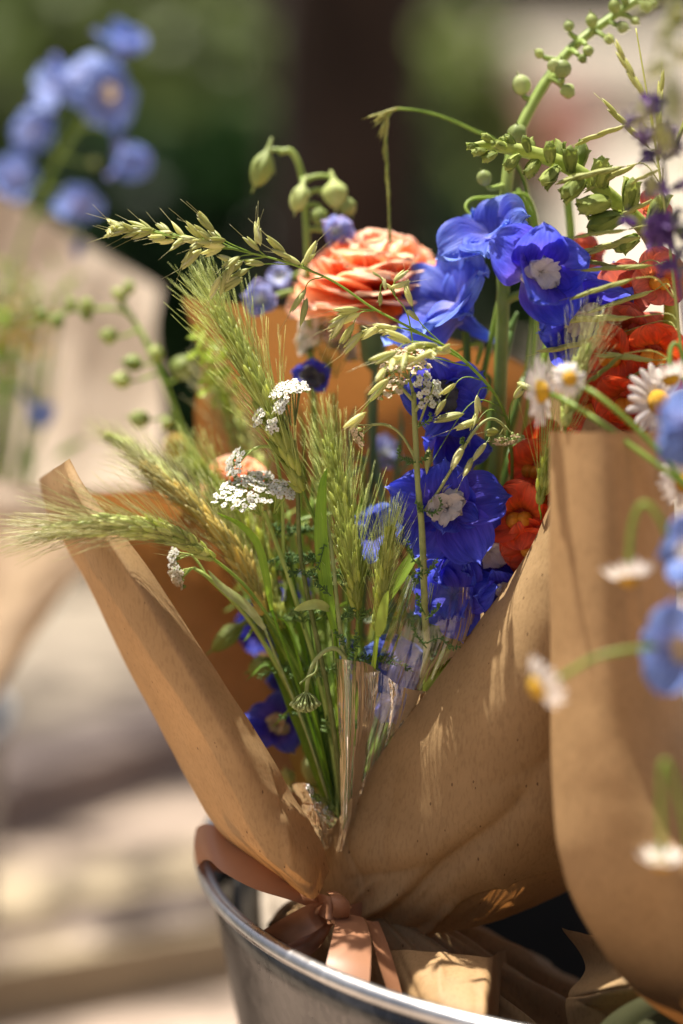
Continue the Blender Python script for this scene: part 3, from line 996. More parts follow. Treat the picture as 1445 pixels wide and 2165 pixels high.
built('left_tail', mb, [M['ribbon']], rb)
mb = MB()
band(mb, [(712, 1936, .992), (704, 1975, .972), (694, 2020, .958), (684, 2070, .95)], [(770, 1940, .992), (784, 1985, .97), (784, 2040, .955), (780, 2100, .945)], bulge=.0007)
band(mb, [(772, 1942, .998), (788, 1990, .975), (802, 2040, .96), (820, 2095, .95)], [(800, 1946, 1.0), (820, 1995, .98), (836, 2045, .968), (852, 2105, .96)], bulge=-.0007)
built('hanging_tail', mb, [M['ribbon']], rb)
mb = MB()
band(mb, [(668, 1888, .998), (690, 1893, .990), (715, 1902, .990), (745, 1918, .998)], [(664, 1930, .998), (688, 1942, .988), (712, 1946, .988), (742, 1948, .998)], bulge=.0012)
band(mb, [(690, 1886, 1.0), (700, 1895, .986), (705, 1920, .984), (700, 1950, .992)], [(726, 1896, 1.0), (738, 1906, .988), (740, 1928, .986), (734, 1956, .994)], bulge=.0012)
a = np.linspace(0, 2 * math.pi, 50)
built('knot', mb, [M['ribbon']], rb)
mb = MB()
cc = W(735, 1905, 1.02)
mb.grid(np.array([[cc + np.array([.0165 * math.cos(t), .0165 * math.sin(t), .004 * k + .003 * math.cos(t)]) for t in a] for k in (-1, -.4, .3, 1)]), 0)
built('wound_band', mb, [M['ribbon']], rb)

mb = MB()
mb.grid(sheet([
    [(488, 1868, 1.16), (530, 1858, 1.15), (580, 1862, 1.14), (640, 1885, 1.12), (690, 1905, 1.10)],
    [(492, 1920, 1.15), (530, 1920, 1.14), (580, 1925, 1.13), (640, 1935, 1.11), (690, 1940, 1.10)],
    [(500, 2000, 1.14), (540, 2000, 1.13), (590, 2000, 1.12), (650, 2000, 1.10), (700, 1990, 1.09)],
    [(560, 2120, 1.13), (590, 2120, 1.12), (630, 2120, 1.11), (680, 2110, 1.09), (720, 2090, 1.08)]], 40, 40, .002, 30, [(.4, 0, .5, 1, .003, .04)], 21))
solo('tissue_paper', mb, [M['blush']], 'pale tissue paper tucked between the brown bow and the bucket rim', 'tissue paper')
gr = MB()
band(gr, [(1215, 2240, .955), (1270, 2165, .945), (1330, 2120, .94), (1400, 2096, .936), (1500, 2085, .945)], [(1290, 2300, .95), (1350, 2190, .942), (1410, 2150, .938), (1460, 2130, .936), (1540, 2120, .945)], bulge=.002)
band(gr, [(1300, 2210, .939), (1350, 2165, .934), (1410, 2133, .931), (1500, 2100, .94)], [(1360, 2260, .94), (1420, 2200, .936), (1470, 2165, .934), (1540, 2150, .94)], bulge=.002)
solo('green_ribbon', gr, [M['ribbon_green']], 'olive green woven ribbon around the crumpled paper at the lower right corner', 'ribbon')


# ------------------------------------------------------------------ clear film
def film():
    m, t, nn, ln = newmat('clear_film')
    out = nn('ShaderNodeOutputMaterial')
    tp = nn('ShaderNodeBsdfTransparent')
    tp.inputs['Color'].default_value = (0.96, 0.96, 0.95, 1)
    gl = nn('ShaderNodeBsdfGlossy')
    gl.inputs['Roughness'].default_value = 0.05
    gl.inputs['Color'].default_value = (1, 1, 1, 1)
    df = nn('ShaderNodeBsdfTranslucent')
    df.inputs['Color'].default_value = (0.9, 0.9, 0.9, 1)
    lw = nn('ShaderNodeLayerWeight')
    lw.inputs['Blend'].default_value = 0.32
    tc = nn('ShaderNodeTexCoord')
    mp = nn('ShaderNodeMapping')
    mp.inputs['Scale'].default_value = (16, .9, 1)
    ln(tc.outputs['UV'], mp.inputs[0])
    no = nn('ShaderNodeTexNoise')
    no.inputs['Scale'].default_value = 1
    no.inputs['Detail'].default_value = 3
    ln(mp.outputs[0], no.inputs['Vector'])
    bp = nn('ShaderNodeBump')
    bp.inputs['Strength'].default_value = 0.35
    bp.inputs['Distance'].default_value = 0.004
    ln(no.outputs[0], bp.inputs['Height'])
    ln(bp.outputs[0], gl.inputs['Normal'])
    ln(bp.outputs[0], lw.inputs['Normal'])
    m1 = nn('ShaderNodeMixShader')
    m1.inputs[0].default_value = 0.012
    ln(tp.outputs[0], m1.inputs[1])
    ln(df.outputs[0], m1.inputs[2])
    mr = nn('ShaderNodeMapRange')
    ln(lw.outputs['Fresnel'], mr.inputs[0])
    mr.inputs[3].default_value = 0.04
    mr.inputs[4].default_value = 1.0
    m2 = nn('ShaderNodeMixShader')
    ln(mr.outputs[0], m2.inputs[0])
    ln(m1.outputs[0], m2.inputs[1])
    ln(gl.outputs[0], m2.inputs[2])
    ln(m2.outputs[0], out.inputs[0])
    return m


M['film'] = film()
fr = thing('clear_film', W(740, 1720, 0.9992), 'crinkled clear cellophane sheet among the stems in the middle bouquet', 'cellophane')
mb = MB()
mb.grid(sheet([
    [(708, 1392, 0.9866), (725, 1394, 0.9767), (745, 1396, 0.9747), (775, 1402, 0.9805), (810, 1425, 0.9904), (850, 1452, 0.9887), (900, 1462, 0.9966), (940, 1455, 1.001)],
    [(713, 1480, 0.989), (728, 1480, 0.9812), (746, 1480, 0.9802), (775, 1485, 0.9877), (805, 1495, 0.9969), (840, 1510, 0.9958), (880, 1520, 1.0027), (905, 1520, 1.0067)],
    [(719, 1600, 0.9966), (730, 1600, 0.9893), (742, 1600, 0.9895), (762, 1602, 0.9962), (785, 1608, 1.0034), (812, 1615, 1.007), (835, 1620, 1.012), (855, 1620, 1.014)],
    [(722, 1720, 1.0016), (728, 1720, 0.999), (736, 1720, 0.9984), (748, 1722, 1.0026), (762, 1726, 1.0072), (778, 1730, 1.0101), (790, 1735, 1.0163), (800, 1740, 1.0202)],
    [(712, 1800, 1.0066), (716, 1800, 1.0046), (722, 1800, 1.0036), (728, 1802, 1.005), (735, 1804, 1.0072), (742, 1806, 1.0095), (750, 1808, 1.011), (760, 1810, 1.0128)]],
    90, 60, .0005, 60, [(.18, 0, .22, 1, .0014, .012), (.36, 0, .3, 1, -.0012, .012), (.55, .0, .5, 1, .0016, .012), (.62, 0, .7, .6, .001, .01)], 11))
built('front_fold', mb, [M['film']], fr)
mb = MB()
mb.grid(sheet([
    [(862, 1215, 1), (880, 1222, 0.992), (905, 1230, 0.99), (940, 1238, 0.986), (975, 1242, 0.985), (1008, 1242, 0.99), (1014, 1250, 1)],
    [(822, 1330, 0.998), (845, 1335, 0.9904), (880, 1345, 0.9893), (920, 1352, 0.9869), (960, 1355, 0.9882), (992, 1345, 0.9913), (998, 1350, 1.0018)],
    [(775, 1470, 1.0067), (800, 1475, 1.0037), (830, 1485, 1.0036), (865, 1495, 1.0045), (895, 1500, 1.007), (915, 1490, 1.0111), (925, 1490, 1.0141)],
    [(735, 1640, 1.0083), (750, 1645, 1.009), (770, 1650, 1.0127), (790, 1655, 1.0163), (808, 1660, 1.0216), (820, 1660, 1.026), (826, 1660, 1.028)],
    [(715, 1780, 1.0106), (722, 1780, 1.0106), (728, 1782, 1.011), (736, 1784, 1.0124), (745, 1786, 1.0151), (750, 1788, 1.017), (756, 1790, 1.0201)]],
    80, 60, .0005, 60, [(.12, 0, .16, 1, .002, .014), (.3, .1, .34, 1, -.0014, .012), (.84, 0, .8, 1, .002, .012), (.6, 0, .55, 1, .0012, .012)], 12))
built('back_fold', mb, [M['film']], fr)
mb = MB()
mb.grid(sheet([
    [(618, 1660, 1.0266), (640, 1655, 1.0066), (665, 1662, 1.0016), (690, 1680, 1.0066), (712, 1700, 1.0166)],
    [(630, 1690, 1.0166), (650, 1688, 0.9986), (672, 1695, 0.9966), (696, 1712, 1.0006), (716, 1722, 1.0116)],
    [(645, 1720, 1.0066), (660, 1722, 0.9966), (680, 1728, 0.9966), (700, 1738, 1.0006), (720, 1745, 1.0116)],
    [(660, 1758, 1.0066), (672, 1762, 1.0026), (688, 1768, 1.0026), (704, 1774, 1.0066), (722, 1780, 1.0116)],
    [(690, 1810, 1.0116), (695, 1812, 1.0116), (702, 1814, 1.0116), (710, 1816, 1.0116), (720, 1820, 1.0146)]],
    50, 50, .0022, 110, [(.1, .3, .8, .5, .003, .05), (.3, .1, .5, .8, -.002, .05), (.7, .2, .5, .9, .003, .04)], 13))
built('bunched_base', mb, [M['film']], fr)


# ------------------------------------------------------------------ flower pieces (unit meshes, shared)
def petal_grid(L, Wd, a0, a1, nu=9, nv=9, claw=.3, curl=0.0, ruffle=0.0, tooth=0.0, tip=0.0, seed=0, point=0.0):
    """petal growing along +X from the origin, rising by angle a0 (base) to a1 (tip)"""
    r_ = random.Random(seed)
    p1, p2, p3 = r_.random() * 6, r_.random() * 6, r_.random() * 6
    v = 1 - (1 - np.linspace(0, 1, nv)) ** 1.7
    th = a0 + (a1 - a0) * v ** 1.2
    dv = np.diff(v, prepend=0)
    X = np.cumsum(np.cos(th) * L * dv)
    Z = np.cumsum(np.sin(th) * L * dv)
    k = np.clip(v / .5, 0, 1)
    w = Wd * (claw + (1 - claw) * k * k * (3 - 2 * k)) * np.sqrt(np.maximum(1 - (np.clip(v - .52, 0, 1) / .481) ** 2.4, 0))
    u = np.linspace(-1, 1, nu)
    Gd = np.zeros((nv, nu, 3))
    for i in range(nv):
        for j in range(nu):
            s = u[j]
            vv = v[i]
            edge = abs(s)
            x = X[i] + (point * L * (1 - edge) ** 2 * vv ** 8)
            if tooth and i >= nv - 3:
                x += tooth * L * ((j % 2) - .5 + .6 * (r_.random() - .5)) * (.4 + .3 * (i - nv + 3))
            y = w[i] * s
            nx, nz = -math.sin(th[i]), math.cos(th[i])
            h = curl * w[i] * s * s + ruffle * L * (math.sin(3.1 * s + p1 + 2 * vv) * .5 + math.sin(7.3 * s + p2) * .35 + .3 * math.sin(12 * s + p3 + 4 * vv)) * vv ** 1.6
            h += tip * L * vv ** 5 + L * .035 * math.exp(-(s / .22) ** 2) * vv * (1 - vv) * 2.5
            Gd[i, j] = (x + nx * h, y, Z[i] + nz * h)
    return Gd


def petal_mesh(name, mats, **k):
    mb = MB()
    mb.grid(petal_grid(**k))
    return mb.mesh(name, mats)


def bud_mesh(name, mats, kind='ovoid'):
    """unit bud along +Z from 0 to 1"""
    mb = MB()
    a = np.linspace(0, 2 * math.pi, 20, endpoint=False)
    if kind == 'ovoid':
        prof = [(0, 0), (.12, .02), (.26, .12), (.37, .30), (.40, .48), (.35, .68), (.22, .86), (.09, .96), (0.01, 1)]
        gro = .13
    elif kind == 'round':
        prof = [(0, 0), (.2, .03), (.40, .18), (.50, .42), (.47, .66), (.33, .86), (.15, .97), (0.01, 1)]
        gro = .10
    else:  # hooded, with a spur running back
        prof = [(0, -.45), (.04, -.42), (.07, -.2), (.12, 0), (.22, .12), (.33, .3), (.36, .48), (.32, .68), (.22, .86), (.1, .97), (0.01, 1)]
        gro = .12
    mb.grid(np.array([[(r * (1 + gro * math.cos(5 * t)) * math.cos(t) + (.12 * (-min(z, 0)) if kind == 'spur' else 0), r * (1 + gro * math.cos(5 * t)) * math.sin(t), z) for t in a] for r, z in prof]), 0, True)
    for k in range(3):
        t = k * 2.1 + .4
        mb.lens((.1 * math.cos(t), .1 * math.sin(t), .0), (.5 * math.cos(t), .5 * math.sin(t), .42 + .1 * k), .055, 5, 6, .45)
    mb.lens((0, 0, .93), (.05, .03, 1.22), .05, 5, 5, .3)
    return mb.mesh(name, mats)


FLORET = {}


def floret_meshes(mk):
    if mk in FLORET:
        return FLORET[mk]
    m = M[mk]
    op, cu, rf = [], [], []
    for s in range(6):
        op.append(petal_mesh('petal', [m], L=.54, Wd=.245 + .02 * (s % 3), a0=.85, a1=-.10 + .2 * (s % 3 - 1), claw=.4, curl=.38 - .6 * (s % 2), ruffle=.115, tip=.14 * (s % 3 - 1), seed=s, point=.13, nu=13, nv=13))
        cu.append(petal_mesh('petal', [m], L=.60, Wd=.29, a0=.85, a1=.62 + .2 * (s % 3), claw=.42, curl=.45 - .3 * (s % 2), ruffle=.10, tip=-.10 * (s % 2), seed=20 + s, point=.11, nu=13, nv=13))
        rf.append(petal_mesh('petal', [m], L=.5, Wd=.25, a0=.35, a1=-.55 - .2 * (s % 3), claw=.4, curl=-.2, ruffle=.07, seed=40 + s, point=.08, nu=13, nv=13))
    mb = MB()     # spur behind
    mb.tube([(0, 0, .06), (0, 0, -.02), (.01, 0, -.12), (.03, .03, -.26), (.03, .08, -.4)], [.05, .075, .06, .04, .012], 9)
    spur = mb.mesh('floret', [m])
    eb = MB()
    for k, an in enumerate((.6, 1.5, 2.4, 3.9, 4.7, 5.5)):
        g = petal_grid(.15 + .02 * (k % 3), .075 + .014 * (k % 2), 1.25 - .2 * (k % 2), .35 - .5 * (k % 3), 11, 9, .45, .5 - .7 * (k % 2), .16, .12, -.08, 60 + k)
        Rz = np.array([[math.cos(an), -math.sin(an), 0], [math.sin(an), math.cos(an), 0], [0, 0, 1]])
        eb.grid(g @ Rz.T + np.array([.012 * math.cos(an), .012 * math.sin(an), .14 + .02 * (k % 2)]))
    for k in range(16):
        an = k * 2.4
        p = np.array([.011 * k ** .5 * math.cos(an), .011 * k ** .5 * math.sin(an), .10])
        eb.lens(p, p + np.array([.03 * math.cos(an), .03 * math.sin(an), .10]), .02, 5, 4)
    FLORET[mk] = (op, cu, rf, spur, eb)
    return FLORET[mk]


EYES = {}


def eye_mesh(em):
    if em not in EYES:
        EYES[em] = floret_meshes('blue')[4].mesh('eye', [M[em]])
    return EYES[em]


def floret(root, p, d, dia, mk='blue', kind='open', roll=0.0, eye='eye', skip=(), n=5, es=1.0, name='floret'):
    pos = W(*p)
    s = dia * KPX * p[2]
    op, cu, rf, spur, _ = floret_meshes(mk)
    f = part(name, spur, root, aim(pos, D(*d), roll, s, root))
    src = {'open': op, 'cup': cu, 'reflex': rf}[kind]
    for k in range(n):
        if k in skip:
            continue
        part('petal', src[rng.randrange(6)], f, lm((0, 0, .03 + .012 * (k % 2)), (rng.uniform(-.2, .2), rng.uniform(-.26, .2), k * 2 * math.pi / n + rng.uniform(-.14, .14)), rng.uniform(.86, 1.08)))
    if dia > 165 and mk.startswith('blue') and mk != 'blue_sky' and kind == 'open':
        for k in range(5):
            part('petal', src[rng.randrange(6)], f, lm((0, 0, .06 + .012 * k), (rng.uniform(-.4, .4), rng.uniform(-.25, .25), (k + .5) * math.pi / 2.5 + rng.uniform(-.4, .4)), rng.uniform(.52, .82)))
    if eye:
        part('eye', eye_mesh(eye), f, lm((0, 0, .02), (rng.uniform(-.2, .2), rng.uniform(-.2, .2), rng.random() * 6), 1.15 * es))
    return pos, D(*d), s


BUDS = {}


def bud(root, p, d, L, w=None, mk='bud', kind='ovoid', name='bud'):
    """p is the base of the bud; L and w are photo pixels"""
    if (mk, kind) not in BUDS:
        BUDS[(mk, kind)] = bud_mesh('bud', [M[mk]], kind)
    s = L * KPX * p[2]
    m = aim(W(*p), D(*d), rng.random() * 6, s, root)
    if w:
        k = w / L / (.8 if kind != 'round' else 1.0)
        m = m @ Matrix.Diagonal((k, k, 1, 1))
    return part(name, BUDS[(mk, kind)], root, m)


def stem_of(mb, pts, r0, r1, n=40, seg=8, mat=0):
    P = path(pts, n)
    mb.tube(P, np.linspace(PX(r0), PX(r1), n), seg, mat)
    return P


def pedicel(mb, P, end, d_end, r, drop=.012, mat=0):
    """curved stalk from the stem path P to a point"""
    dist = np.linalg.norm(P - end, axis=1) + np.where(P[:, 2] > end[2] + .002, .03, 0)
    i = int(np.argmin(np.abs(dist - max(dist.min(), drop))))
    a = P[i]
    L = np.linalg.norm(end - a)
    T = unit(P[min(i + 1, len(P) - 1)] - P[max(i - 1, 0)])
    T = T if T[2] > -.2 else -T
    c1 = a + T * L * .4
    c2 = end - d_end * L * .35
    t = np.linspace(0, 1, 12)[:, None]
    Q = (1 - t) ** 3 * a + 3 * (1 - t) ** 2 * t * c1 + 3 * (1 - t) * t * t * c2 + t ** 3 * end
    mb.tube(Q, np.linspace(PX(r) * 1.2, PX(r) * .8, 12), 7, mat)


def spire(label, stem, r0, r1, florets=(), buds=(), sm='stem', pr=5, cat='delphinium', name='delphinium', group='delphinium spires', n=60):
    root = thing(name, W(*stem[0]), label, cat, group)
    mb = MB()
    P = stem_of(mb, stem, r0, r1, n, 10)
    for f in florets:
        kw = dict(f[-1]) if isinstance(f[-1], dict) else {}
        a = f[:-1] if isinstance(f[-1], dict) else f
        free = kw.pop('free', False)
        pos, d, s = floret(root, *a, **kw)
        if not free:
            pedicel(mb, P, pos - d * s * .03, d, pr)
    for b in buds:
        kw = dict(b[-1]) if isinstance(b[-1], dict) else {}
        a = list(b[:-1] if isinstance(b[-1], dict) else b)
        q = rng.uniform(.66, .92)
        a[2] *= q
        if 'w' in kw:
            kw['w'] *= q
        bud(root, *a, **kw)
        pedicel(mb, P, W(*a[0]), D(*a[1]), pr * .9, .006)
    built('stem', mb, [M[sm]], root)
    return root


TIE = (722, 1790)

# ------------------------------------------------------------------ delphiniums of the middle bouquet
spire('tall delphinium with pale knobbly buds climbing to the top right corner', [(760, 1820, 1.02), (960, 1450, 1.03), (1040, 1050, 1.03), (1062, 700, 1.025), (1068, 440, 1.022), (1094, 290, 1.024), (1185, 130, 1.03), (1290, 40, 1.035), (1430, -50, 1.04)], 19, 9,
      [((1056, 520, 1.015), (-.42, .55, .62), 236, 'blue_light', 'open', .3, {'eye': None}),
       ((1122, 568, .985), (.30, -.10, .95), 236, 'blue', 'cup', .2, {'es': 1.0}),
       ((1205, 650, 1.0), (.35, -.42, .7), 250, 'blue', 'open', .9, {'es': .9}),
       ((1262, 640, 1.02), (.75, .1, .5), 190, 'blue', 'open', .1, {'eye': None}),
       ],
      [((1108, 200, 1.03), (-.25, .9, .25), 52, {'mk': 'bud_cream', 'kind': 'round', 'w': 46}),
       ((1190, 165, 1.015), (-.1, .95, .3), 46, {'mk': 'bud_cream', 'kind': 'round', 'w': 44}), ((1180, 150, 1.015), (-.5, .6, .5), 44, {'mk': 'bud_cream', 'kind': 'round', 'w': 40}),
       ((1192, 185, 1.02), (.35, -.4, .5), 44, {'mk': 'bud', 'kind': 'round', 'w': 40}), ((1205, 68, 1.03), (-.2, .95, .1), 34, {'mk': 'bud_cream', 'kind': 'round', 'w': 32}),
       ((1252, 60, 1.03), (-.1, .95, .1), 38, {'mk': 'bud', 'w': 30}), ((1240, 98, 1.02), (.2, -.6, .3), 30, {'mk': 'bud', 'w': 26}), ((1225, 118, 1.02), (.5, -.5, .3), 30, {'mk': 'bud', 'w': 26}),
       ((1278, 78, 1.03), (.6, -.4, .3), 34, {'mk': 'bud', 'w': 28}), ((1305, 55, 1.03), (.5, -.2, .3), 34, {'mk': 'bud_cream', 'w': 28}), ((1300, 30, 1.03), (-.1, 1, .3), 36, {'mk': 'bud', 'w': 28}),
       ((1335, 40, 1.035), (.6, -.5, .3), 32, {'mk': 'bud', 'w': 26}), ((1325, 12, 1.035), (-.3, .9, .3), 30, {'mk': 'bud', 'w': 24}), ((1360, 10, 1.035), (.3, -.3, .5), 32, {'mk': 'bud', 'w': 26}), ((1380, 0, 1.035), (.2, -.8, .3), 30, {'mk': 'bud', 'w': 24}),
       ((1030, 392, 1.015), (-.35, .85, .35), 46, {'mk': 'bud_cream', 'kind': 'round', 'w': 42}), ((1096, 300, 1.012), (-.1, .8, .5), 46, {'mk': 'bud_cream', 'kind': 'round', 'w': 46}), ((1150, 120, 1.03), (-.7, .5, .2), 30, {'mk': 'bud', 'w': 24})], 'stem_pale', 7)

spire('delphinium with deep blue white-eyed blooms stacked down the middle of the bouquet', [(745, 1830, 1.02), (870, 1520, 1.03), (965, 1180, 1.03), (988, 900, 1.03), (988, 770, 1.025), (985, 645, 1.03), (1000, 600, 1.03)], 13, 7,
      [((975, 670, 1.025), (-.42, .42, .35), 290, 'blue_light', 'open', .4, {'eye': None}),
       ((928, 850, 1.005), (.15, .05, .95), 200, 'blue', 'open', .5, {'es': 1.0, 'eye': 'dark_center'}),
       ((945, 905, 1.015), (.1, -.55, .7), 170, 'blue', 'cup', .2, {'eye': None}),
       ((952, 1080, .993), (-.12, .10, .97), 236, 'blue', 'open', .31, {'es': 1.0}),
       ((1020, 1150, 1.008), (.5, -.3, .75), 210, 'blue', 'open', .8, {'es': 1.0}),
       ((962, 1170, 1.002), (-.05, -.5, .8), 150, 'blue', 'cup', .8, {'eye': None}),
       ((968, 1265, 1.0), (-.35, .2, .8), 190, 'blue', 'open', .1, {'eye': None}),
       ((1045, 1250, .998), (.45, -.05, .85), 120, 'blue', 'open', .6, {'es': 1.1}),
       ((1080, 1130, 1.03), (.5, .3, .7), 110, 'blue_light', 'open', .6, {'eye': None})],
      [((783, 1085, 1.05), (-.1, .9, .3), 60, {'mk': 'bud_cream', 'w': 40})], 'stem', 7)

spire('slender delphinium with hooded green buds nodding in front of the tree trunk', [(715, 1790, 1.03), (690, 1400, 1.05), (672, 1000, 1.06), (655, 700, 1.06), (650, 520, 1.058), (640, 380, 1.06), (618, 322, 1.06), (590, 322, 1.06)], 9, 7,
      [((708, 490, 1.055), (.2, .1, .9), 86, 'lilac', 'cup', .2, {'eye': None}),
       ((554, 636, 1.06), (-.1, -.1, .9), 84, 'lilac', 'cup', .5, {'eye': None}),
       ((660, 797, 1.045), (.05, .1, .95), 88, 'blue', 'open', .4, {'eye': 'dark_center', 'es': 1.6}),
       ((595, 590, 1.075), (-.3, .3, .8), 64, 'lilac', 'open', .4, {'eye': None})],
      [((566, 322, 1.06), (-.35, -.95, .1), 86, {'kind': 'spur', 'w': 56}), ((640, 392, 1.055), (-.25, -.9, .3), 92, {'kind': 'spur', 'w': 60}), ((706, 384, 1.06), (.1, -.9, .25), 66, {'kind': 'spur', 'w': 64}),
       ((728, 420, 1.06), (.35, -.8, .3), 54, {'kind': 'ovoid', 'w': 44}), ((678, 440, 1.06), (-.1, -.9, .3), 50, {'kind': 'ovoid', 'w': 40})], 'stem_pale', 6)

spire('short delphinium sunk low behind the left paper fold with a bloom near the tie', [(712, 1770, 1.02), (660, 1600, 1.05), (600, 1380, 1.075), (560, 1180, 1.09)], 8, 5,
      [((588, 1545, 1.045), (-.1, .35, .9), 150, 'blue', 'open', .2, {'es': .95, 'eye': 'tan'}),
       ((560, 1330, 1.085), (-.3, .1, .9), 120, 'blue', 'open', .9, {'eye': None}), ((610, 1270, 1.09), (.2, .1, .9), 120, 'blue', 'cup', .9, {'eye': None}),
       ((612, 1430, 1.075), (.1, .1, .9), 110, 'blue', 'open', .7, {'eye': None})],
      [((668, 1655, 1.035), (-.1, .9, .3), 76, {'mk': 'bud_cream', 'w': 62, 'kind': 'round'}), ((612, 1660, 1.05), (-.2, .9, .3), 46, {'mk': 'bud_cream', 'w': 36}),
       ((512, 1322, 1.04), (-.72, -.62, .1), 96, {'mk': 'bud', 'w': 50, 'kind': 'spur'}), ((578, 1400, 1.04), (-.85, -.35, .2), 66, {'mk': 'bud', 'w': 56, 'kind': 'spur'})], 'stem', 5)

spire('pale blue delphinium half hidden behind the clear film and barley', [(735, 1780, 1.02), (790, 1560, 1.04), (825, 1300, 1.05), (812, 1080, 1.06), (788, 940, 1.07), (782, 830, 1.07)], 10, 9,
      [((838, 1400, 1.005), (.2, .4, .8), 170, 'blue_light', 'reflex', .2, {'eye': None}), ((826, 1480, 1.015), (.1, -.1, .9), 120, 'blue_light', 'open', .5, {'eye': None}),
       ((796, 1140, 1.02), (-.3, .3, .85), 160, 'blue_light', 'open', .7, {'eye': None}), ((842, 1120, 1.05), (.2, .2, .85), 130, 'blue_light', 'cup', .2, {'eye': None}),
       ((806, 960, 1.085), (.3, .2, .85), 90, 'lilac', 'open', .2, {'eye': None}), ((740, 1400, 1.06), (-.2, .1, .9), 110, 'blue', 'open', .4, {'eye': None})],
      [], 'stem_blue', 6)

# front right, out of focus
spire('large blurred sky blue delphinium cut off by the right edge in front', [(1470, 2150, .86), (1480, 1700, .85), (1475, 1200, .85), (1470, 700, .86)], 12, 8,
      [((1482, 900, .86), (-.4, .1, .9), 190, 'blue_sky', 'open', .3, {'eye': None}), ((1476, 1165, .85), (-.5, .1, .8), 190, 'blue_sky', 'open', .75, {'es': .8}),
       ((1452, 1372, .84), (-.35, .05, .9), 220, 'blue_sky', 'open', .55, {'es': .7, 'eye': 'tan'}), ], [], 'stem_dark', 7)

# left bouquet
spire('blurred sky blue delphinium rising from the blush paper bouquet at upper left', [(-60, 900, 1.38), (20, 600, 1.34), (90, 400, 1.3), (165, 270, 1.28), (205, 200, 1.28)], 8, 5,
      [((228, 205, 1.27), (.15, .1, .9), 165, 'blue_sky', 'reflex', .3, {'es': .6, 'eye': 'tan'}), ((130, 195, 1.3), (-.6, .4, .6), 130, 'blue_sky', 'open', .2, {'eye': None}),
       ((180, 165, 1.28), (-.2, .5, .8), 150, 'blue_sky', 'reflex', .2, {'eye': None}), ((250, 120, 1.29), (.3, .8, .4), 130, 'blue_sky', 'cup', .2, {'eye': None}),
       ((250, 300, 1.27), (.35, -.85, .3), 150, 'blue_sky', 'cup', .9, {'eye': None, 'skip': (1, 3)}), ((70, 275, 1.3), (-.2, .3, .8), 120, 'blue_sky', 'reflex', .6, {'eye': None}),
       ((30, 375, 1.3), (.3, -.1, .8), 120, 'blue_sky', 'reflex', .1, {'eye': None}), ((165, 430, 1.28), (.1, -.5, .8), 110, 'blue_sky', 'reflex', .9, {'eye': None}),
       ((62, 850, 1.3), (.55, -.6, .4), 110, 'blue_sky', 'cup', .3, {'eye': None, 'skip': (0, 2, 3)})],
      [((190, 345, 1.28), (.9, .1, .2), 30, {}), ((165, 505, 1.28), (0, -.9, .2), 60, {'mk': 'lilac', 'w': 30})], 'stem', 5)


# ------------------------------------------------------------------ barley
BAR = {}


def barley_spikelets(mk, awn_len):
    k = (mk, awn_len)
    if k in BAR:
        return BAR[k]
    out = []
    for v in range(4):
        r_ = random.Random(v + 3)
        mb = MB()
        for g, (ang, sz) in enumerate(((0, 1.0), (.17, .84), (-.17, .84))):
            ax = np.array([math.sin(ang), .05 * (g - 1), math.cos(ang)])
            b = np.array([.05 * (g if g < 2 else -1), 0, .0])
            e = b + ax * sz
            mb.lens(b, e, .15 * sz, 6, 7, .38)
            da = unit(ax + np.array([r_.uniform(-.13, .13), r_.uniform(-.16, .16), 0]))
            L = awn_len * r_.uniform(.75, 1.1)
            q = e + da * L + np.array([r_.uniform(-.2, .2), r_.uniform(-.2, .2), 0])
            mid = (e + q) / 2 + np.array([.05, .05 * g, 0])
            mb.tube(cr([b + ax * sz * .9, mid, q], 6), np.linspace(.015, .005, 6), 3, 1)
        out.append(mb.mesh('spikelet', [M[mk], M['awn'] if mk != 'barley' else M['barley_pale']]))
    BAR[k] = out
    return out


def barley(label, head, stem, mk='barley', awn=2.6, n=22, gl=58, spread=.30, r=4.5, leaf=None, smat='stem'):
    """head: base to tip; stem: from the base of the head down to the tie"""
    root = thing('barley', W(*stem[-1]), label, 'barley', 'wild barley ears')
    H = path(head, 60)
    mb = MB()
    full = [W(*p) for p in stem[::-1]] + [W(*head[0])] + [W(*p) for p in head[1:]]
    P = cr(full, 90)[:82]
    mb.tube(P, np.linspace(PX(r), PX(r * .45), 82), 6)
    built('stem', mb, [M[smat]], root)
    T, N, B = frames(H)
    ms = barley_spikelets(mk, awn * 1.25)
    zb = head[0][2]
    n = int(n * 1.05)
    for i in range(n):
        t = (i + .3) / n * .97
        k = int(t * 59)
        env = min(1, .62 + t * 1.6) * (1 - .42 * max(0, (t - .55) / .45))
        for side in (0, 1, 2):
            ph = side * math.pi * 2 / 3 + (i % 2) * math.pi / 2 + rng.uniform(-.5, .5)
            rad = N[k] * math.cos(ph) + B[k] * math.sin(ph)
            dv = T[k] * 1.0 + rad * (spread * .9 * (1.1 - .6 * t) + rng.uniform(-.06, .06))
            s = PX(gl * 1.08) * zb * env * rng.uniform(.88, 1.1)
            part('spikelet', ms[rng.randrange(4)], root, aim(H[k] + rad * PX(3), dv, rng.random() * 6, s, root))
    if leaf:
        lb = MB()
        blade(lb, leaf, 9)
        built('leaf_blade', lb, [M['leaf']], root)
    return root


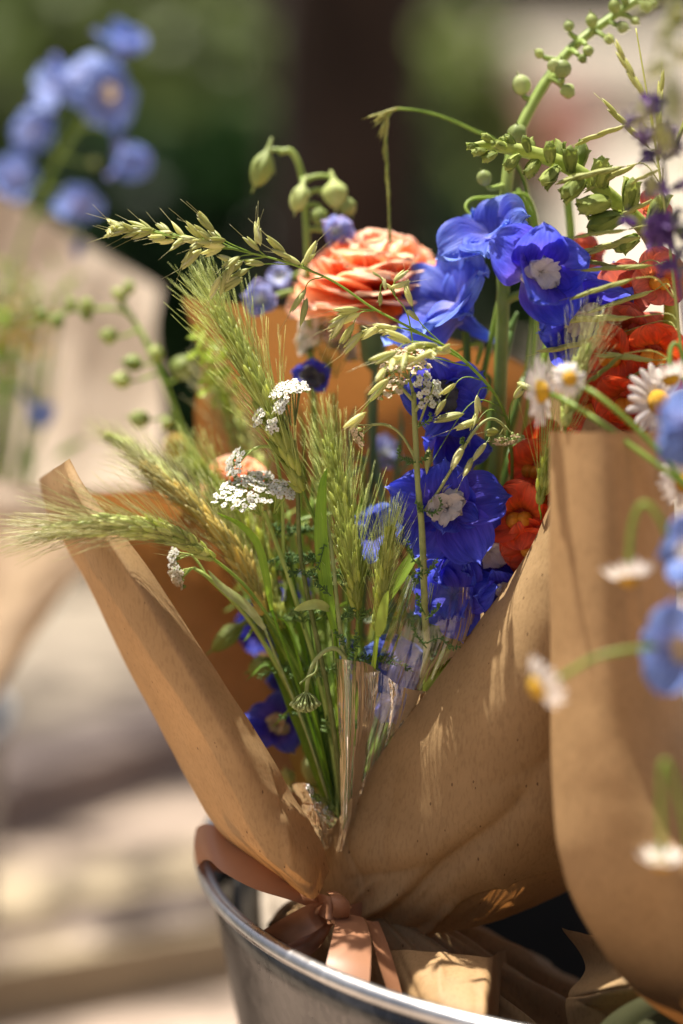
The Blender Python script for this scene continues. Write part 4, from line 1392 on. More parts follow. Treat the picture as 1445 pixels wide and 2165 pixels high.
def blade(mb, pts, wpx, n=30, fold=.35, mat=0, face=(0, .3, .95), twist=0.6):
    P = path(pts, n)
    T = np.gradient(P, axis=0)
    T /= np.linalg.norm(T, axis=1)[:, None]
    f = D(*face)
    s = np.linspace(0, 1, n)
    w = PX(wpx) * np.sin(np.pi * np.clip(s, .04, 1) ** .7) ** .7 + PX(.6)
    Gd = np.zeros((n, 5, 3))
    for i in range(n):
        sd = unit(np.cross(T[i], f))
        nn_ = np.cross(sd, T[i])
        c, q = math.cos(twist * s[i]), math.sin(twist * s[i])
        sd, nn_ = sd * c + nn_ * q, nn_ * c - sd * q
        for j, u in enumerate((-1, -.5, 0, .5, 1)):
            Gd[i, j] = P[i] + sd * w[i] * u + nn_ * fold * w[i] * abs(u)
    mb.grid(Gd, mat)


barley('pale silvery barley ear lying out flat across the left paper fold', [(452, 1182, .992), (370, 1135, .978), (280, 1114, .968), (190, 1113, .966), (105, 1124, .968)], [(540, 1265, 1.0), (640, 1430, 1.01), (700, 1640, 1.02), (720, 1780, 1.02)], 'barley_pale', 1.9, 34, 62, .26, 5)
barley('blurred green barley ear with its tip against the blush paper', [(430, 1085, 1.03), (370, 1020, 1.04), (300, 965, 1.05), (232, 922, 1.055)], [(510, 1210, 1.02), (630, 1440, 1.02), (700, 1650, 1.02), (722, 1780, 1.02)], 'barley_pale', 1.3, 20, 52, .26, 5)
barley('golden yellow ripe barley ear leaning left among the green ones', [(560, 1300, 1.01), (510, 1190, 1.01), (430, 1090, 1.012), (360, 1030, 1.016), (312, 990, 1.02)], [(640, 1450, 1.015), (700, 1650, 1.02), (724, 1780, 1.02)], 'barley_gold', 1.7, 26, 60, .34, 6)
barley('tall green barley ear whose long bristles reach up before the brown back paper', [(642, 1040, .988), (600, 940, .99), (555, 835, .995), (505, 735, 1.0), (462, 660, 1.005)], [(690, 1180, .99), (714, 1400, 1.0), (726, 1600, 1.01), (724, 1780, 1.02)], 'barley', 2.2, 30, 66, .30, 5)
barley('broad dark green barley ear standing upright left of the pale blue delphinium', [(756, 1292, .995), (745, 1190, .995), (722, 1060, 1.0), (695, 930, 1.005)], [(752, 1400, 1.0), (742, 1580, 1.01), (726, 1780, 1.02)], 'barley', 2.0, 28, 60, .30, 5)
barley('small crisp green barley ear standing just behind the clear film', [(798, 1335, .985), (806, 1270, .985), (815, 1190, .984), (826, 1120, .984)], [(780, 1450, .995), (750, 1620, 1.01), (726, 1780, 1.02)], 'barley', 1.9, 22, 42, .30, 4)
barley('blurred barley ear at the back between larkspur buds and white yarrow', [(575, 1075, 1.07), (540, 990, 1.075), (500, 900, 1.08), (455, 815, 1.085)], [(640, 1250, 1.05), (700, 1540, 1.03), (722, 1780, 1.02)], 'barley_pale', 1.9, 22, 56, .34, 5)
barley('yellow green barley ear crossing under the golden one', [(590, 1270, 1.03), (540, 1150, 1.03), (480, 1060, 1.035), (425, 985, 1.04)], [(650, 1420, 1.02), (704, 1640, 1.02), (722, 1780, 1.02)], 'barley', 1.6, 24, 60, .34, 6)
barley('short green barley ear between the left fold and the bunch of stems', [(600, 1330, 1.02), (560, 1240, 1.025), (500, 1150, 1.03), (450, 1090, 1.035)], [(660, 1460, 1.02), (706, 1650, 1.02), (724, 1780, 1.02)], 'barley', 1.6, 22, 56, .34, 5)
barley('thin green barley ear at the edge of the right kraft flap', [(1141, 1068, .976), (1152, 1020, .974), (1163, 965, .972)], [(1136, 1130, 1.0), (1040, 1350, 1.02), (800, 1700, 1.03), (740, 1800, 1.02)], 'barley', 3.0, 10, 44, .2, 3)
barley('pale green barley ear behind the upright daisy at right', [(1196, 905, .955), (1205, 850, .955), (1222, 790, .955), (1240, 740, .955)], [(1190, 1000, .96), (1150, 1200, 1.0), (900, 1600, 1.03), (744, 1800, 1.02)], 'barley_pale', 2.0, 14, 48, .3, 4)


# ------------------------------------------------------------------ oat grasses
def oat_meshes(mk):
    k = 'oat' + mk
    if k in BAR:
        return BAR[k]
    out = []
    for v in range(4):
        r_ = random.Random(v + 11)
        mb = MB()
        mb.lens((0, 0, 0), (.10, .02, 1), .105, 6, 8, .42)
        mb.lens((0, 0, .02), (-.10, -.02, .86), .095, 6, 8, .42)
        mb.lens((0, .02, .12), (0.0, .05, .95), .075, 5, 6, .4, 1)
        q = np.array([r_.uniform(-.25, .25), r_.uniform(-.25, .25), 1.55 + .3 * r_.random()])
        mb.tube(cr([(0, 0, .4), (.04, .02, .95), q], 6), np.linspace(.012, .005, 6), 3, 2)
        if v == 3:
            for t in range(3):
                e = np.array([r_.uniform(-.3, .3), r_.uniform(-.3, .3), .75 + .2 * r_.random()])
                mb.lens((0, 0, .45), e, .03, 4, 4, .8, 1)
        out.append(mb.mesh('spikelet', [M[mk], M['oat_pale'], M['awn']]))
    BAR[k] = out
    return out


def oat(label, axis, branches, mk='oat', r0=4, r1=1.6, L=58, name='oat_grass'):
    """branches: (start on the axis 0..1, tip (px, py, z), count, length factor)"""
    root = thing(name, W(*axis[0]), label, 'oat grass', 'grass panicles')
    mb = MB()
    P = path(axis, 90)
    mb.tube(P, np.linspace(PX(r0), PX(r1), 90), 6)
    ms = oat_meshes(mk)
    for b in branches:
        t, tip, cnt = b[:3]
        k = b[3] if len(b) > 3 else 1.0
        a = P[int(t * 89)]
        e = W(*tip)
        T = unit(P[min(int(t * 89) + 2, 89)] - P[max(int(t * 89) - 2, 0)])
        ln = np.linalg.norm(e - a)
        Q = cr([a, a + T * ln * .25 + (e - a) * .3, e], 14)
        mb.tube(Q, np.linspace(PX(1.5), PX(.8), 14), 4)
        for c in range(cnt):
            s = PX(L) * tip[2] * k * rng.uniform(.85, 1.12)
            f = 1 - .75 * c / max(cnt, 1)
            q = Q[int(f * 13)]
            dv = unit(Q[min(int(f * 13) + 1, 13)] - Q[max(int(f * 13) - 1, 0)])
            dv = unit(dv + .30 * nrg.normal(size=3) * (1 if cnt > 1 else .3))
            st = q - dv * s * (.75 if c == 0 else .1)
            part('spikelet', ms[rng.randrange(4)], root, aim(st, dv, rng.random() * 6, s, root))
    built('stem', mb, [M['stem']], root)
    return root


tipb = []
for i in range(26):     # dense plume at the free end
    t = .70 + .30 * (i + .5) / 26
    tipb.append((t, None, 1))
ax1 = [(745, 1800, 1.02), (900, 1500, 1.03), (1060, 1150, 1.02), (1075, 900, 1.0), (985, 765, .985), (880, 700, .983), (790, 652, .985), (700, 592, .985), (600, 553, .985), (500, 528, .985), (400, 503, .985), (310, 489, .985), (235, 483, .985)]
Pax = np.array(ax1)


def on_axis(t):
    i = t * (len(ax1) - 1)
    k = min(int(i), len(ax1) - 2)
    f = i - k
    return Pax[k] * (1 - f) + Pax[k + 1] * f


br = []
for i in range(30):
    t = .74 + .255 * (i + .5) / 30
    q = on_axis(min(1, t + .045))
    side = (i % 3 - 1) * 20 * (1.15 - t) / .35
    br.append((t, (q[0] + rng.uniform(-8, 8), q[1] + side + rng.uniform(-5, 5), q[2] + rng.uniform(-.006, .006)), 1, .95))
br += [(.80, (392, 556, .985), 2), (.70, (448, 622, .985), 3), (.66, (475, 610, .987), 4), (.72, (482, 576, .985), 3), (.70, (545, 485, .985), 4, .9), (.73, (425, 458, .983), 3),
       (.60, (640, 676, .985), 2, 1.1), (.61, (585, 520, .985), 4), (.64, (660, 540, .985), 2), (.50, (705, 708, .985), 4), (.50, (735, 735, .987), 3), (.42, (770, 712, .985), 3), (.40, (800, 690, .98), 2),
       (.38, (860, 600, .985), 3, .8), (.36, (800, 800, .955), 3, 1.2), (.345, (830, 775, .955), 4, 1.2), (.34, (880, 762, .96), 3, 1.1), (.33, (740, 900, .97), 3, 1.2), (.335, (920, 745, .965), 3), (.30, (1000, 900, .985), 2, .8), (.31, (925, 870, .98), 2, .8),
       (.27, (905, 990, .985), 2, 1.1), (.26, (960, 980, .98), 2, 1.1), (.25, (1120, 820, .98), 2, .9), (.24, (985, 1000, .98), 3, 1.1)]
oat('long oat grass plume arching left across the salmon carnation', ax1, br)
# loose fine seed heads before the carnation
oat('fine loose grass spray with tiny seeds before the salmon carnation', [(760, 1760, 1.02), (850, 1300, 1.02), (880, 900, 1.0), (868, 690, .985), (835, 625, .984), (800, 580, .984)],
    [(.95, (790, 577, .984), 1, .5), (.93, (812, 592, .984), 1, .6), (.92, (805, 640, .984), 1, .6), (.9, (830, 612, .984), 1, .5), (.85, (858, 600, .985), 1, .9), (.8, (855, 575, .985), 1, .8)], 'oat', 3, 1, 50)

ax2 = [(1480, 1300, .93), (1455, 900, .955), (1425, 600, .965), (1400, 400, .97), (1372, 220, .98), (1345, 60, .99)]
bro = []
for (x0, y0, x1, y1) in [(1370, 222, 1298, 88), (1330, 262, 1213, 306), (1395, 335, 1273, 212), (1330, 485, 1213, 500), (1360, 500, 1213, 540), (1345, 588, 1205, 630), (1400, 668, 1190, 677), (1370, 695, 1136, 747), (1390, 762, 1262, 748),
                         (1375, 778, 1303, 810), (1320, 748, 1240, 813), (1385, 420, 1290, 468), (1330, 572, 1222, 546), (1330, 350, 1174, 384), (1350, 345, 1233, 404), (1400, 355, 1332, 388), (1390, 300, 1400, 150), (1420, 330, 1470, 200), (1400, 560, 1230, 570), (1395, 610, 1240, 660)]:
    bro.append((x0, y0, x1, y1))
root = thing('brome_grass', W(*ax2[0]), 'brome grass with long dry needle-like spikelets at the upper right', 'grass', 'grass panicles')
mb = MB()
P2 = path(ax2, 60)
mb.tube(P2, np.linspace(PX(4), PX(1.6), 60), 6)
BM = []
for v in range(3):
    r_ = random.Random(v)
    b2 = MB()
    for k in range(5):
        z0 = .06 + k * .15
        sd = (1 if k % 2 else -1) * .025
        b2.lens((sd * .3, 0, z0), (sd * 1.6, .01, z0 + .36), .032, 5, 6, .4)
    b2.lens((0, 0, 0), (0, 0, 1), .034, 5, 8, .4)
    b2.tube([(0, 0, .9), (.01, 0, 1.16)], [.006, .003], 3)
    BM.append(b2.mesh('spikelet', [M['brome']]))
for i, (x0, y0, x1, y1) in enumerate(bro):
    z = .972 + .012 * ((i * 7) % 5 - 2) / 2
    a_, b_ = W(x0, y0, z), W(x1, y1, z + .006)
    L = np.linalg.norm(b_ - a_)
    s = min(L, PX(150))
    dv = (b_ - a_) / L
    part('spikelet', BM[i % 3], root, aim(b_ - dv * s, dv, rng.random() * 6, s, root))
    k = int(np.argmin(np.linalg.norm(P2 - a_, axis=1)))
    k = max(0, k - 2)
    mb.tube(cr([P2[k], (P2[k] + a_) / 2 + np.array([0, 0, .004]), b_ - dv * s], 10), PX(1.3), 4)
built('stem', mb, [M['brome']], root)
for lab, dx, ph_, z0 in (('soft blurred grass spray rising at the top right corner', 0, 0, .80),):
    ax3 = [(1500, 900, .86), (1440, 500, .82), (1415, 260, z0), (1420, 60, z0), (1440, -60, z0)]
    bb = [(.95 - .05 * i, (1405 + 55 * ((i * 37) % 5 - 2) / 2, 20 + 48 * i, z0 + .01 * (i % 3)), 2, 1.1) for i in range(9)]
    oat(lab, ax3, bb, 'brome', 3, 1.2, 62, 'grass_spray')

dr = thing('drooping_grass', W(760, 1790, 1.02), 'narrow grass ear bent over sharply in front of the tree trunk', 'grass', 'grass panicles')
mb = MB()
P = path([(760, 1790, 1.02), (960, 1300, 1.05), (1110, 800, 1.05), (1120, 430, 1.04), (1060, 310, 1.035), (1000, 275, 1.035), (930, 245, 1.033), (865, 231, 1.03), (828, 236, 1.03), (817, 280, 1.03), (820, 380, 1.03), (826, 500, 1.03)], 120)
mb.tube(P, np.linspace(PX(4), PX(2), 120), 6)
built('stem', mb, [M['stem']], dr)
for i in range(24):
    k = 84 + int(i * 35 / 24)
    d = unit(P[min(k + 1, 119)] - P[k - 1])
    s = PX(60 if i % 8 else 78)
    part('spikelet', BM[i % 3], dr, aim(P[k] - d * s * .2, unit(d + .06 * nrg.normal(size=3)), rng.random() * 6, s, dr))
dr2 = thing('bent_grass', W(770, 1790, 1.02), 'thin grass stalk curling round the tall delphinium stem', 'grass', 'grass panicles')
mb = MB()
P = path([(770, 1790, 1.02), (1000, 1300, 1.04), (1110, 900, 1.04), (1140, 560, 1.035), (1120, 420, 1.03), (1050, 418, 1.028), (1000, 420, 1.025), (985, 440, 1.022), (1010, 470, 1.02)], 60)
mb.tube(P, np.linspace(PX(4.5), PX(3), 60), 6)
P = path([(1140, 800, 1.05), (1205, 560, 1.05), (1202, 410, 1.05)], 20)
mb.tube(P, PX(9), 8)
P = path([(1140, 540, 1.04), (1130, 470, 1.035), (1095, 400, 1.03)], 20)
mb.tube(P, np.linspace(PX(12), PX(4), 20), 8)
built('stem', mb, [M['stem']], dr2)


# ------------------------------------------------------------------ yarrow
YF = {}


def yarrow_floret(mk):
    if mk in YF:
        return YF[mk]
    out = []
    for v in range(3):
        r_ = random.Random(v)
        mb = MB()
        mb.tube([(0, 0, -1.5), (0, 0, -1.2), (0, 0, -.7), (0, 0, -.1), (0, 0, .0)], [.2, .5, .62, .5, .3], 8, 1)
        for k in range(5):
            an = k * 2 * math.pi / 5 + r_.uniform(-.2, .2)
            g = petal_grid(.85 + .15 * r_.random(), .48, .2, -.25 + .3 * r_.random(), 5, 4, .5, -.1, .05, 0, 0, k)
            Rz = np.array([[math.cos(an), -math.sin(an), 0], [math.sin(an), math.cos(an), 0], [0, 0, 1]])
            mb.grid((g + np.array([.22, 0, .02])) @ Rz.T, 0)
        for k in range(4):
            an = k * 1.6
            mb.lens((.15 * math.cos(an), .15 * math.sin(an), 0), (.2 * math.cos(an), .2 * math.sin(an), .3), .1, 5, 4, .6, 2)
        out.append(mb.mesh('floret', [M[mk], M['bud'], M['tan']]))
    YF[mk] = out
    return out


def umbel(mb, root, p, d, dia, n, mk='white', foot=None, fs=14, dome=.25, depth=.9):
    """flat head of florets on forked stalks; mb gathers the stalks"""
    c, dv = W(*p), D(*d)
    R = PX(dia) * p[2] / 2
    a = unit(np.cross(dv, CU + .3 * CR))
    b = np.cross(dv, a)
    f = c - dv * R * depth if foot is None else W(*foot)
    ms = yarrow_floret(mk)
    s = PX(fs) * p[2] / 2
    subs = []
    for k in range(max(4, n // 7)):
        an, rr = k * 2.399, math.sqrt((k + .5) / max(4, n // 7)) * R * .7
        q = c + a * rr * math.cos(an) + b * rr * math.sin(an) - dv * R * .35
        mb.tube(cr([f, f + (q - f) * .5 + dv * R * .08, q], 6), PX(1.5), 5)
        subs.append(q)
    subs = np.array(subs)
    for i in range(n):
        rr = math.sqrt((i + .5) / n) * R * rng.uniform(.9, 1.06)
        an = i * 2.39996 + rng.uniform(-.2, .2)
        lv = -dome * R * (rr / R) ** 2 + rng.uniform(-.07, .07) * R
        q = c + a * rr * math.cos(an) + b * rr * math.sin(an) + dv * lv
        dd = unit(dv + .5 * (q - c - dv * lv) / R * .6 + .2 * nrg.normal(size=3))
        part('floret', ms[rng.randrange(3)], root, aim(q, dd, rng.random() * 6, s * rng.uniform(.85, 1.1), root))
        g = subs[int(np.argmin(np.linalg.norm(subs - q, axis=1)))]
        mb.tube([g, q - dd * s * 1.2], PX(.9), 4)
    return f


def fern(mb, pts, leaf=9, n=12):
    P = path(pts, 24)
    mb.tube(P, np.linspace(PX(1.8), PX(.8), 24), 5)
    T, N, B = frames(P)
    for i in range(n):
        k = 3 + int(i * 20 / n)
        for s in (-1, 1):
            ph = rng.uniform(0, 6.28)
            sd = N[k] * math.cos(ph) + B[k] * math.sin(ph)
            e = P[k] + (sd + T[k] * .6) * PX(leaf) * (1 - .5 * i / n)
            mb.lens(P[k], e, PX(1.9), 4, 4, .5)



# the crisp one in the middle
Y = thing('yarrow', W(745, 1790, 1.03), 'crisp fading tan yarrow standing upright before the deep blue delphinium', 'yarrow', 'yarrow stems')
mb = MB()
stem_of(mb, [(745, 1790, 1.03), (835, 1620, 1.025), (898, 1420, 1.0), (898, 1280, .987), (893, 1130, .984), (884, 1020, .984), (878, 900, .984), (875, 830, .985)], 9, 5.5, 60, 9)
for pp in ([(875, 835, .985), (865, 800, .985), (852, 790, .985)], [(878, 870, .984), (892, 850, .982), (905, 838, .98)], [(876, 850, .985), (845, 815, .98), (835, 806, .98)]):
    stem_of(mb, pp, 4, 3, 10, 7)
umbel(mb, Y, (858, 752, .985), (-.05, .80, .55), 112, 40, 'tan', (865, 805, .985), 13)
umbel(mb, Y, (822, 812, .978), (-.35, .75, .5), 84, 24, 'tan', (848, 830, .98), 13)
umbel(mb, Y, (822, 775, .99), (-.65, .7, .2), 64, 18, 'tan', (850, 815, .985), 13)
umbel(mb, Y, (912, 822, .982), (.55, .2, .55), 86, 26, 'white', (888, 856, .983), 14)
stem_of(mb, [(884, 985, .984), (868, 950, .984), (845, 915, .984), (815, 898, .984), (786, 898, .984)], 3.2, 3, 20, 7)
umbel(mb, Y, (748, 918, .984), (-.85, -.35, .3), 62, 20, 'tan', (790, 898, .984), 13)
stem_of(mb, [(900, 1078, .984), (930, 1035, .983), (965, 975, .982), (1005, 910, .982), (1035, 886, .984), (1058, 893, .986), (1070, 908, .988)], 3.8, 3, 30, 7)
umbel(mb, Y, (1074, 938, .99), (.12, -.9, .2), 74, 26, 'tan', (1068, 900, .987), 12)
stem_of(mb, [(884, 905, .984), (900, 860, .983), (918, 815, .981)], 3, 2.4, 12, 6)
built('stem', mb, [M['stem_yarrow']], Y)
fb = MB()
for pp in ([(884, 978, .984), (862, 975, .98), (845, 962, .978), (848, 940, .978)], [(886, 978, .984), (900, 968, .98), (908, 955, .98)], [(898, 1080, .984), (918, 1085, .98), (932, 1070, .978), (928, 1050, .978)], [(895, 1085, .984), (888, 1070, .98), (880, 1060, .978)],
           [(896, 1200, .984), (872, 1180, .98), (862, 1140, .978)], [(896, 1215, .984), (915, 1200, .98), (925, 1180, .978)], [(896, 1200, .984), (880, 1230, .98), (872, 1210, .978)], [(899, 1300, .985), (885, 1270, .98), (884, 1255, .98)], [(900, 1310, .985), (925, 1290, .98), (930, 1275, .98)],
           [(902, 1360, .985), (930, 1350, .982), (955, 1370, .98), (975, 1365, .98)], [(902, 1370, .985), (880, 1340, .98), (870, 1300, .98)], [(880, 905, .984), (905, 890, .982), (912, 872, .98)], [(985, 945, .983), (980, 935, .982), (978, 925, .982)]):
    fern(fb, pp, 10, 12)
built('feathery_leaves', fb, [M['fern']], Y)

Y = thing('yarrow', W(735, 1790, 1.02), 'bright white yarrow with stacked small heads behind the tall barley ear', 'yarrow', 'yarrow stems')
mb = MB()
stem_of(mb, [(735, 1790, 1.02), (700, 1500, 1.0), (640, 1200, .995), (630, 1050, .99), (622, 930, .99)], 6, 4, 40, 8)
umbel(mb, Y, (598, 818, .988), (-.35, .7, .5), 66, 26, 'white', (616, 900, .99), 13)
umbel(mb, Y, (632, 812, .988), (.15, .8, .5), 48, 20, 'white', (624, 900, .99), 13)
umbel(mb, Y, (590, 855, .985), (-.6, .5, .6), 46, 16, 'white', (612, 920, .99), 13)
umbel(mb, Y, (543, 880, .99), (-.8, .2, .5), 44, 14, 'white', (600, 950, .99), 12)
umbel(mb, Y, (572, 900, .985), (-.6, .1, .7), 34, 10, 'white', (605, 955, .99), 12)
stem_of(mb, [(628, 1010, .99), (612, 960, .99), (600, 930, .99)], 3, 2.4, 10, 6)
built('stem', mb, [M['stem_yarrow']], Y)

Y = thing('yarrow', W(730, 1790, 1.02), 'broad snow white yarrow head below the tall barley ear', 'yarrow', 'yarrow stems')
mb = MB()
stem_of(mb, [(730, 1790, 1.02), (690, 1500, 1.01), (620, 1250, 1.005), (570, 1110, 1.002), (560, 1080, 1.0)], 6, 4, 40, 8)
umbel(mb, Y, (515, 1035, .990), (-.1, .75, .6), 128, 64, 'white', (552, 1090, 1.0), 14, .15)
umbel(mb, Y, (550, 1005, 1.0), (.1, .8, .5), 70, 24, 'white', (556, 1070, 1.0), 14)
umbel(mb, Y, (602, 1030, .992), (.2, .7, .6), 66, 24, 'white', (580, 1085, 1.0), 14)
umbel(mb, Y, (490, 975, .995), (-.75, .35, .5), 66, 24, 'white', (536, 950, .993), 13)
stem_of(mb, [(600, 1180, 1.005), (596, 1040, 1.0), (580, 955, .995), (556, 944, .994), (536, 950, .993)], 4, 3.4, 20, 7)
built('stem', mb, [M['stem_pale']], Y)

Y = thing('yarrow', W(728, 1790, 1.02), 'pair of small cream yarrow heads peeping out over the left paper fold', 'yarrow', 'yarrow stems')
mb = MB()
stem_of(mb, [(728, 1790, 1.02), (650, 1540, 1.02), (540, 1330, 1.01), (450, 1230, 1.0), (410, 1200, 1.0)], 6, 4, 40, 8)
umbel(mb, Y, (362, 1178, 1.0), (-.85, .1, .5), 44, 14, 'white', (405, 1172, 1.0), 13)
umbel(mb, Y, (370, 1222, .997), (-.8, -.3, .6), 48, 16, 'white', (410, 1200, .998), 13)
stem_of(mb, [(440, 1222, 1.0), (420, 1190, 1.0), (405, 1172, 1.0)], 3, 2.6, 10, 6)
built('stem', mb, [M['stem_pale']], Y)

Y = thing('yarrow', W(726, 1790, 1.01), 'nodding pale green yarrow bud head hanging above the clear film', 'yarrow', 'yarrow stems')
mb = MB()
stem_of(mb, [(726, 1790, 1.01), (735, 1560, .995), (728, 1400, .986), (716, 1300, .984), (700, 1150, .986), (680, 1060, .99)], 6, 3.5, 50, 8)
stem_of(mb, [(732, 1392, .985), (712, 1372, .984), (688, 1376, .983), (665, 1400, .983), (652, 1435, .983), (648, 1470, .983)], 5, 4.5, 24, 8)
stem_of(mb, [(672, 1392, .983), (668, 1420, .981), (650, 1432, .981), (634, 1446, .98)], 2.5, 2, 14, 6)
YB = MB()
YB.tube([(0, 0, -1.6), (0, 0, -.8), (0, 0, -.2), (0, 0, .4), (0, 0, .7)], [.25, .5, .6, .55, .2], 8)
ybm = YB.mesh('bud', [M['bud_cream']])
cc, dv = W(645, 1500, .983), D(-.05, -.98, .15)
fo = W(648, 1462, .983)
for i in range(44):
    rr = math.sqrt((i + .5) / 44) * PX(32)
    an = i * 2.4
    q = cc + CR * rr * math.cos(an) + (CF * .9 - CU * .1) * rr * math.sin(an) - dv * (rr / PX(32)) ** 2 * PX(17) + dv * PX(4)
    part('bud', ybm, Y, aim(q, unit(dv + (q - cc) / PX(32) * .6), 0, PX(5.2), Y))
    mb.tube(cr([fo, (fo + q) / 2 + (q - cc) * .12, q], 5), PX(1.7), 5)
built('stem', mb, [M['bud_cream']], Y)
fb = MB()
for pp in ([(735, 1385, .985), (728, 1360, .983), (718, 1345, .982), (708, 1335, .982)], [(738, 1380, .985), (755, 1360, .983), (750, 1330, .982)], [(700, 1260, .985), (680, 1240, .983), (664, 1235, .982)], [(720, 1310, .985), (738, 1300, .983), (745, 1285, .982)],
           [(690, 1130, .987), (672, 1200, .985), (640, 1210, .983)], [(640, 1205, .992), (620, 1215, .99), (610, 1210, .99)], [(640, 1190, .992), (655, 1180, .99), (662, 1170, .99)]):
    fern(fb, pp, 11, 12)
built('feathery_leaves', fb, [M['fern']], Y)

Y = thing('yarrow', W(735, 1790, 1.03), 'blurred cream yarrow head below the salmon carnation', 'yarrow', 'yarrow stems')
mb = MB()
stem_of(mb, [(735, 1790, 1.03), (730, 1400, 1.06), (720, 1000, 1.07), (705, 830, 1.07)], 7, 5, 40, 8)
umbel(mb, Y, (640, 700, 1.06), (-.8, .3, .5), 96, 34, 'white', (700, 780, 1.07), 18, .4)
umbel(mb, Y, (685, 690, 1.06), (-.1, .8, .5), 90, 30, 'white', (704, 790, 1.07), 18, .4)
umbel(mb, Y, (735, 720, 1.065), (.5, .5, .6), 80, 24, 'white', (708, 800, 1.07), 18, .4)
built('stem', mb, [M['stem_pale']], Y)

# ------------------------------------------------------------------ carnations
CP = []
for s in range(7):
    CP.append(petal_mesh('petal', [M['carnation']], L=.52, Wd=.36, a0=.5, a1=-.05, claw=.22, curl=.16, ruffle=.065, tooth=.05, seed=80 + s, nu=25, nv=12))


def carnation(label, p, d, dia, stem, n=34):
    root = thing('carnation', W(*stem[0]), label, 'carnation', 'salmon carnations')
    mb = MB()
    stem_of(mb, stem, 9, 9, 40, 9)
    s = dia * KPX * p[2]
    c, dv = W(*p), D(*d)
    mb.tube([c - dv * s * .42, c - dv * s * .36, c - dv * s * .2, c - dv * s * .06, c], [PX(9), s * .075, s * .095, s * .10, s * .12], 12)
    built('stem', mb, [M['stem_blue']], root)
    base = aim(c - dv * s * .05, d if False else dv, .3, s, root)
    for i in range(n):
        f = i / n
        tilt = 1.2 - 1.55 * f ** .8              # inner petals stand up
        rot = i * 2.39996
        part('petal', CP[i % 7], root, base @ lm((0, 0, .05 + .10 * (1 - f)), (0, -tilt * .95 + .1, rot), .72 + .34 * f)) if False else \
            part('petal', CP[i % 7], root, base @ Matrix.Rotation(rot, 4, 'Z') @ Matrix.Translation((.03 * f, 0, .04 + .12 * (1 - f))) @ Matrix.Rotation(-tilt, 4, 'Y') @ Matrix.Scale(.74 + .30 * f, 4))
    return root


carnation('large salmon orange carnation in full bloom before the tree trunk', (792, 650, 1.055), (.02, .91, .34), 330, [(740, 1790, 1.03), (760, 1400, 1.06), (786, 1000, 1.065), (795, 760, 1.062)], 32)
carnation('smaller salmon carnation mostly hidden behind the white yarrow', (498, 1030, 1.05), (-.2, .75, .5), 140, [(725, 1790, 1.03), (640, 1500, 1.05), (550, 1250, 1.055), (515, 1100, 1.052)], 30)

# ------------------------------------------------------------------ snapdragons
SB = {}


def snap_bud(root, p, d, L):
    if not SB:
        mb = MB()
        mb.lens((0, 0, .1), (0, .02, .92), .22, 12, 10, .5)
        SB['b'] = mb.mesh('bud', [M['bud_snap']])
        v = []
        for k in range(3):
            mb = MB()
            mb.grid(petal_grid(.98 - .1 * k, .23, .95, 1.9 - .1 * k, 9, 9, .75, .5, .03, 0, 0, 90 + k, .12))
            v.append(mb.mesh('sepal', [M['bud_snap']]))
        SB['s'] = v
    b = part('bud', SB['b'], root, aim(W(*p), D(*d), rng.random() * 6, L * KPX * p[2], root))
    for k in range(5):
        part('sepal', SB['s'][k % 3], b, lm((0.05 * math.cos(k * 1.2566), .05 * math.sin(k * 1.2566), .0), (0, 0, k * 1.2566 + .1 * rng.random()), rng.uniform(.85, 1.0)))
    return b


SF = {}


def snap_floret(root, p, d, dia, mk='coral', roll=0.0):
    """two upper lobes, three lower lobes and a swollen yellow-orange palate on a tube"""
    if mk not in SF:
        m = M[mk]
        lob = [petal_mesh('lobe', [m], L=.55, Wd=.34, a0=.9, a1=-.1 - .3 * (k % 2), claw=.5, curl=.15, ruffle=.07, tip=.05, seed=100 + k, nu=13, nv=10) for k in range(5)]
        mb = MB()
        mb.tube([(0, 0, -.75), (0, 0, -.7), (0, 0, -.4), (0, .02, -.1), (0, .02, .08)], [.05, .13, .16, .19, .17], 12)
        tube = mb.mesh('floret', [m])
        mb = MB()
        for x in (-.07, .07):
            mb.lens((x, -.14, .02), (x * 1.1, -.1, .34), .12, 10, 8, .55)
        SF[mk] = (lob, tube, mb.mesh('palate', [M['palate']]))
    lob, tube, pal = SF[mk]
    s = dia * KPX * p[2]
    f = part('floret', tube, root, aim(W(*p), D(*d), roll, s, root))
    for an in (1.05, 2.1, -.5, -1.57, -2.64):
        up = an > 0
        part('lobe', lob[rng.randrange(5)], f, lm((.05 * math.cos(an), .05 * math.sin(an), .04), (rng.uniform(-.15, .15), rng.uniform(-.25, .25) - (.3 if up else -.1), an + rng.uniform(-.1, .1)), rng.uniform(.85, 1.05)))
    part('palate', pal, f, lm((0, 0, 0)))
    return f


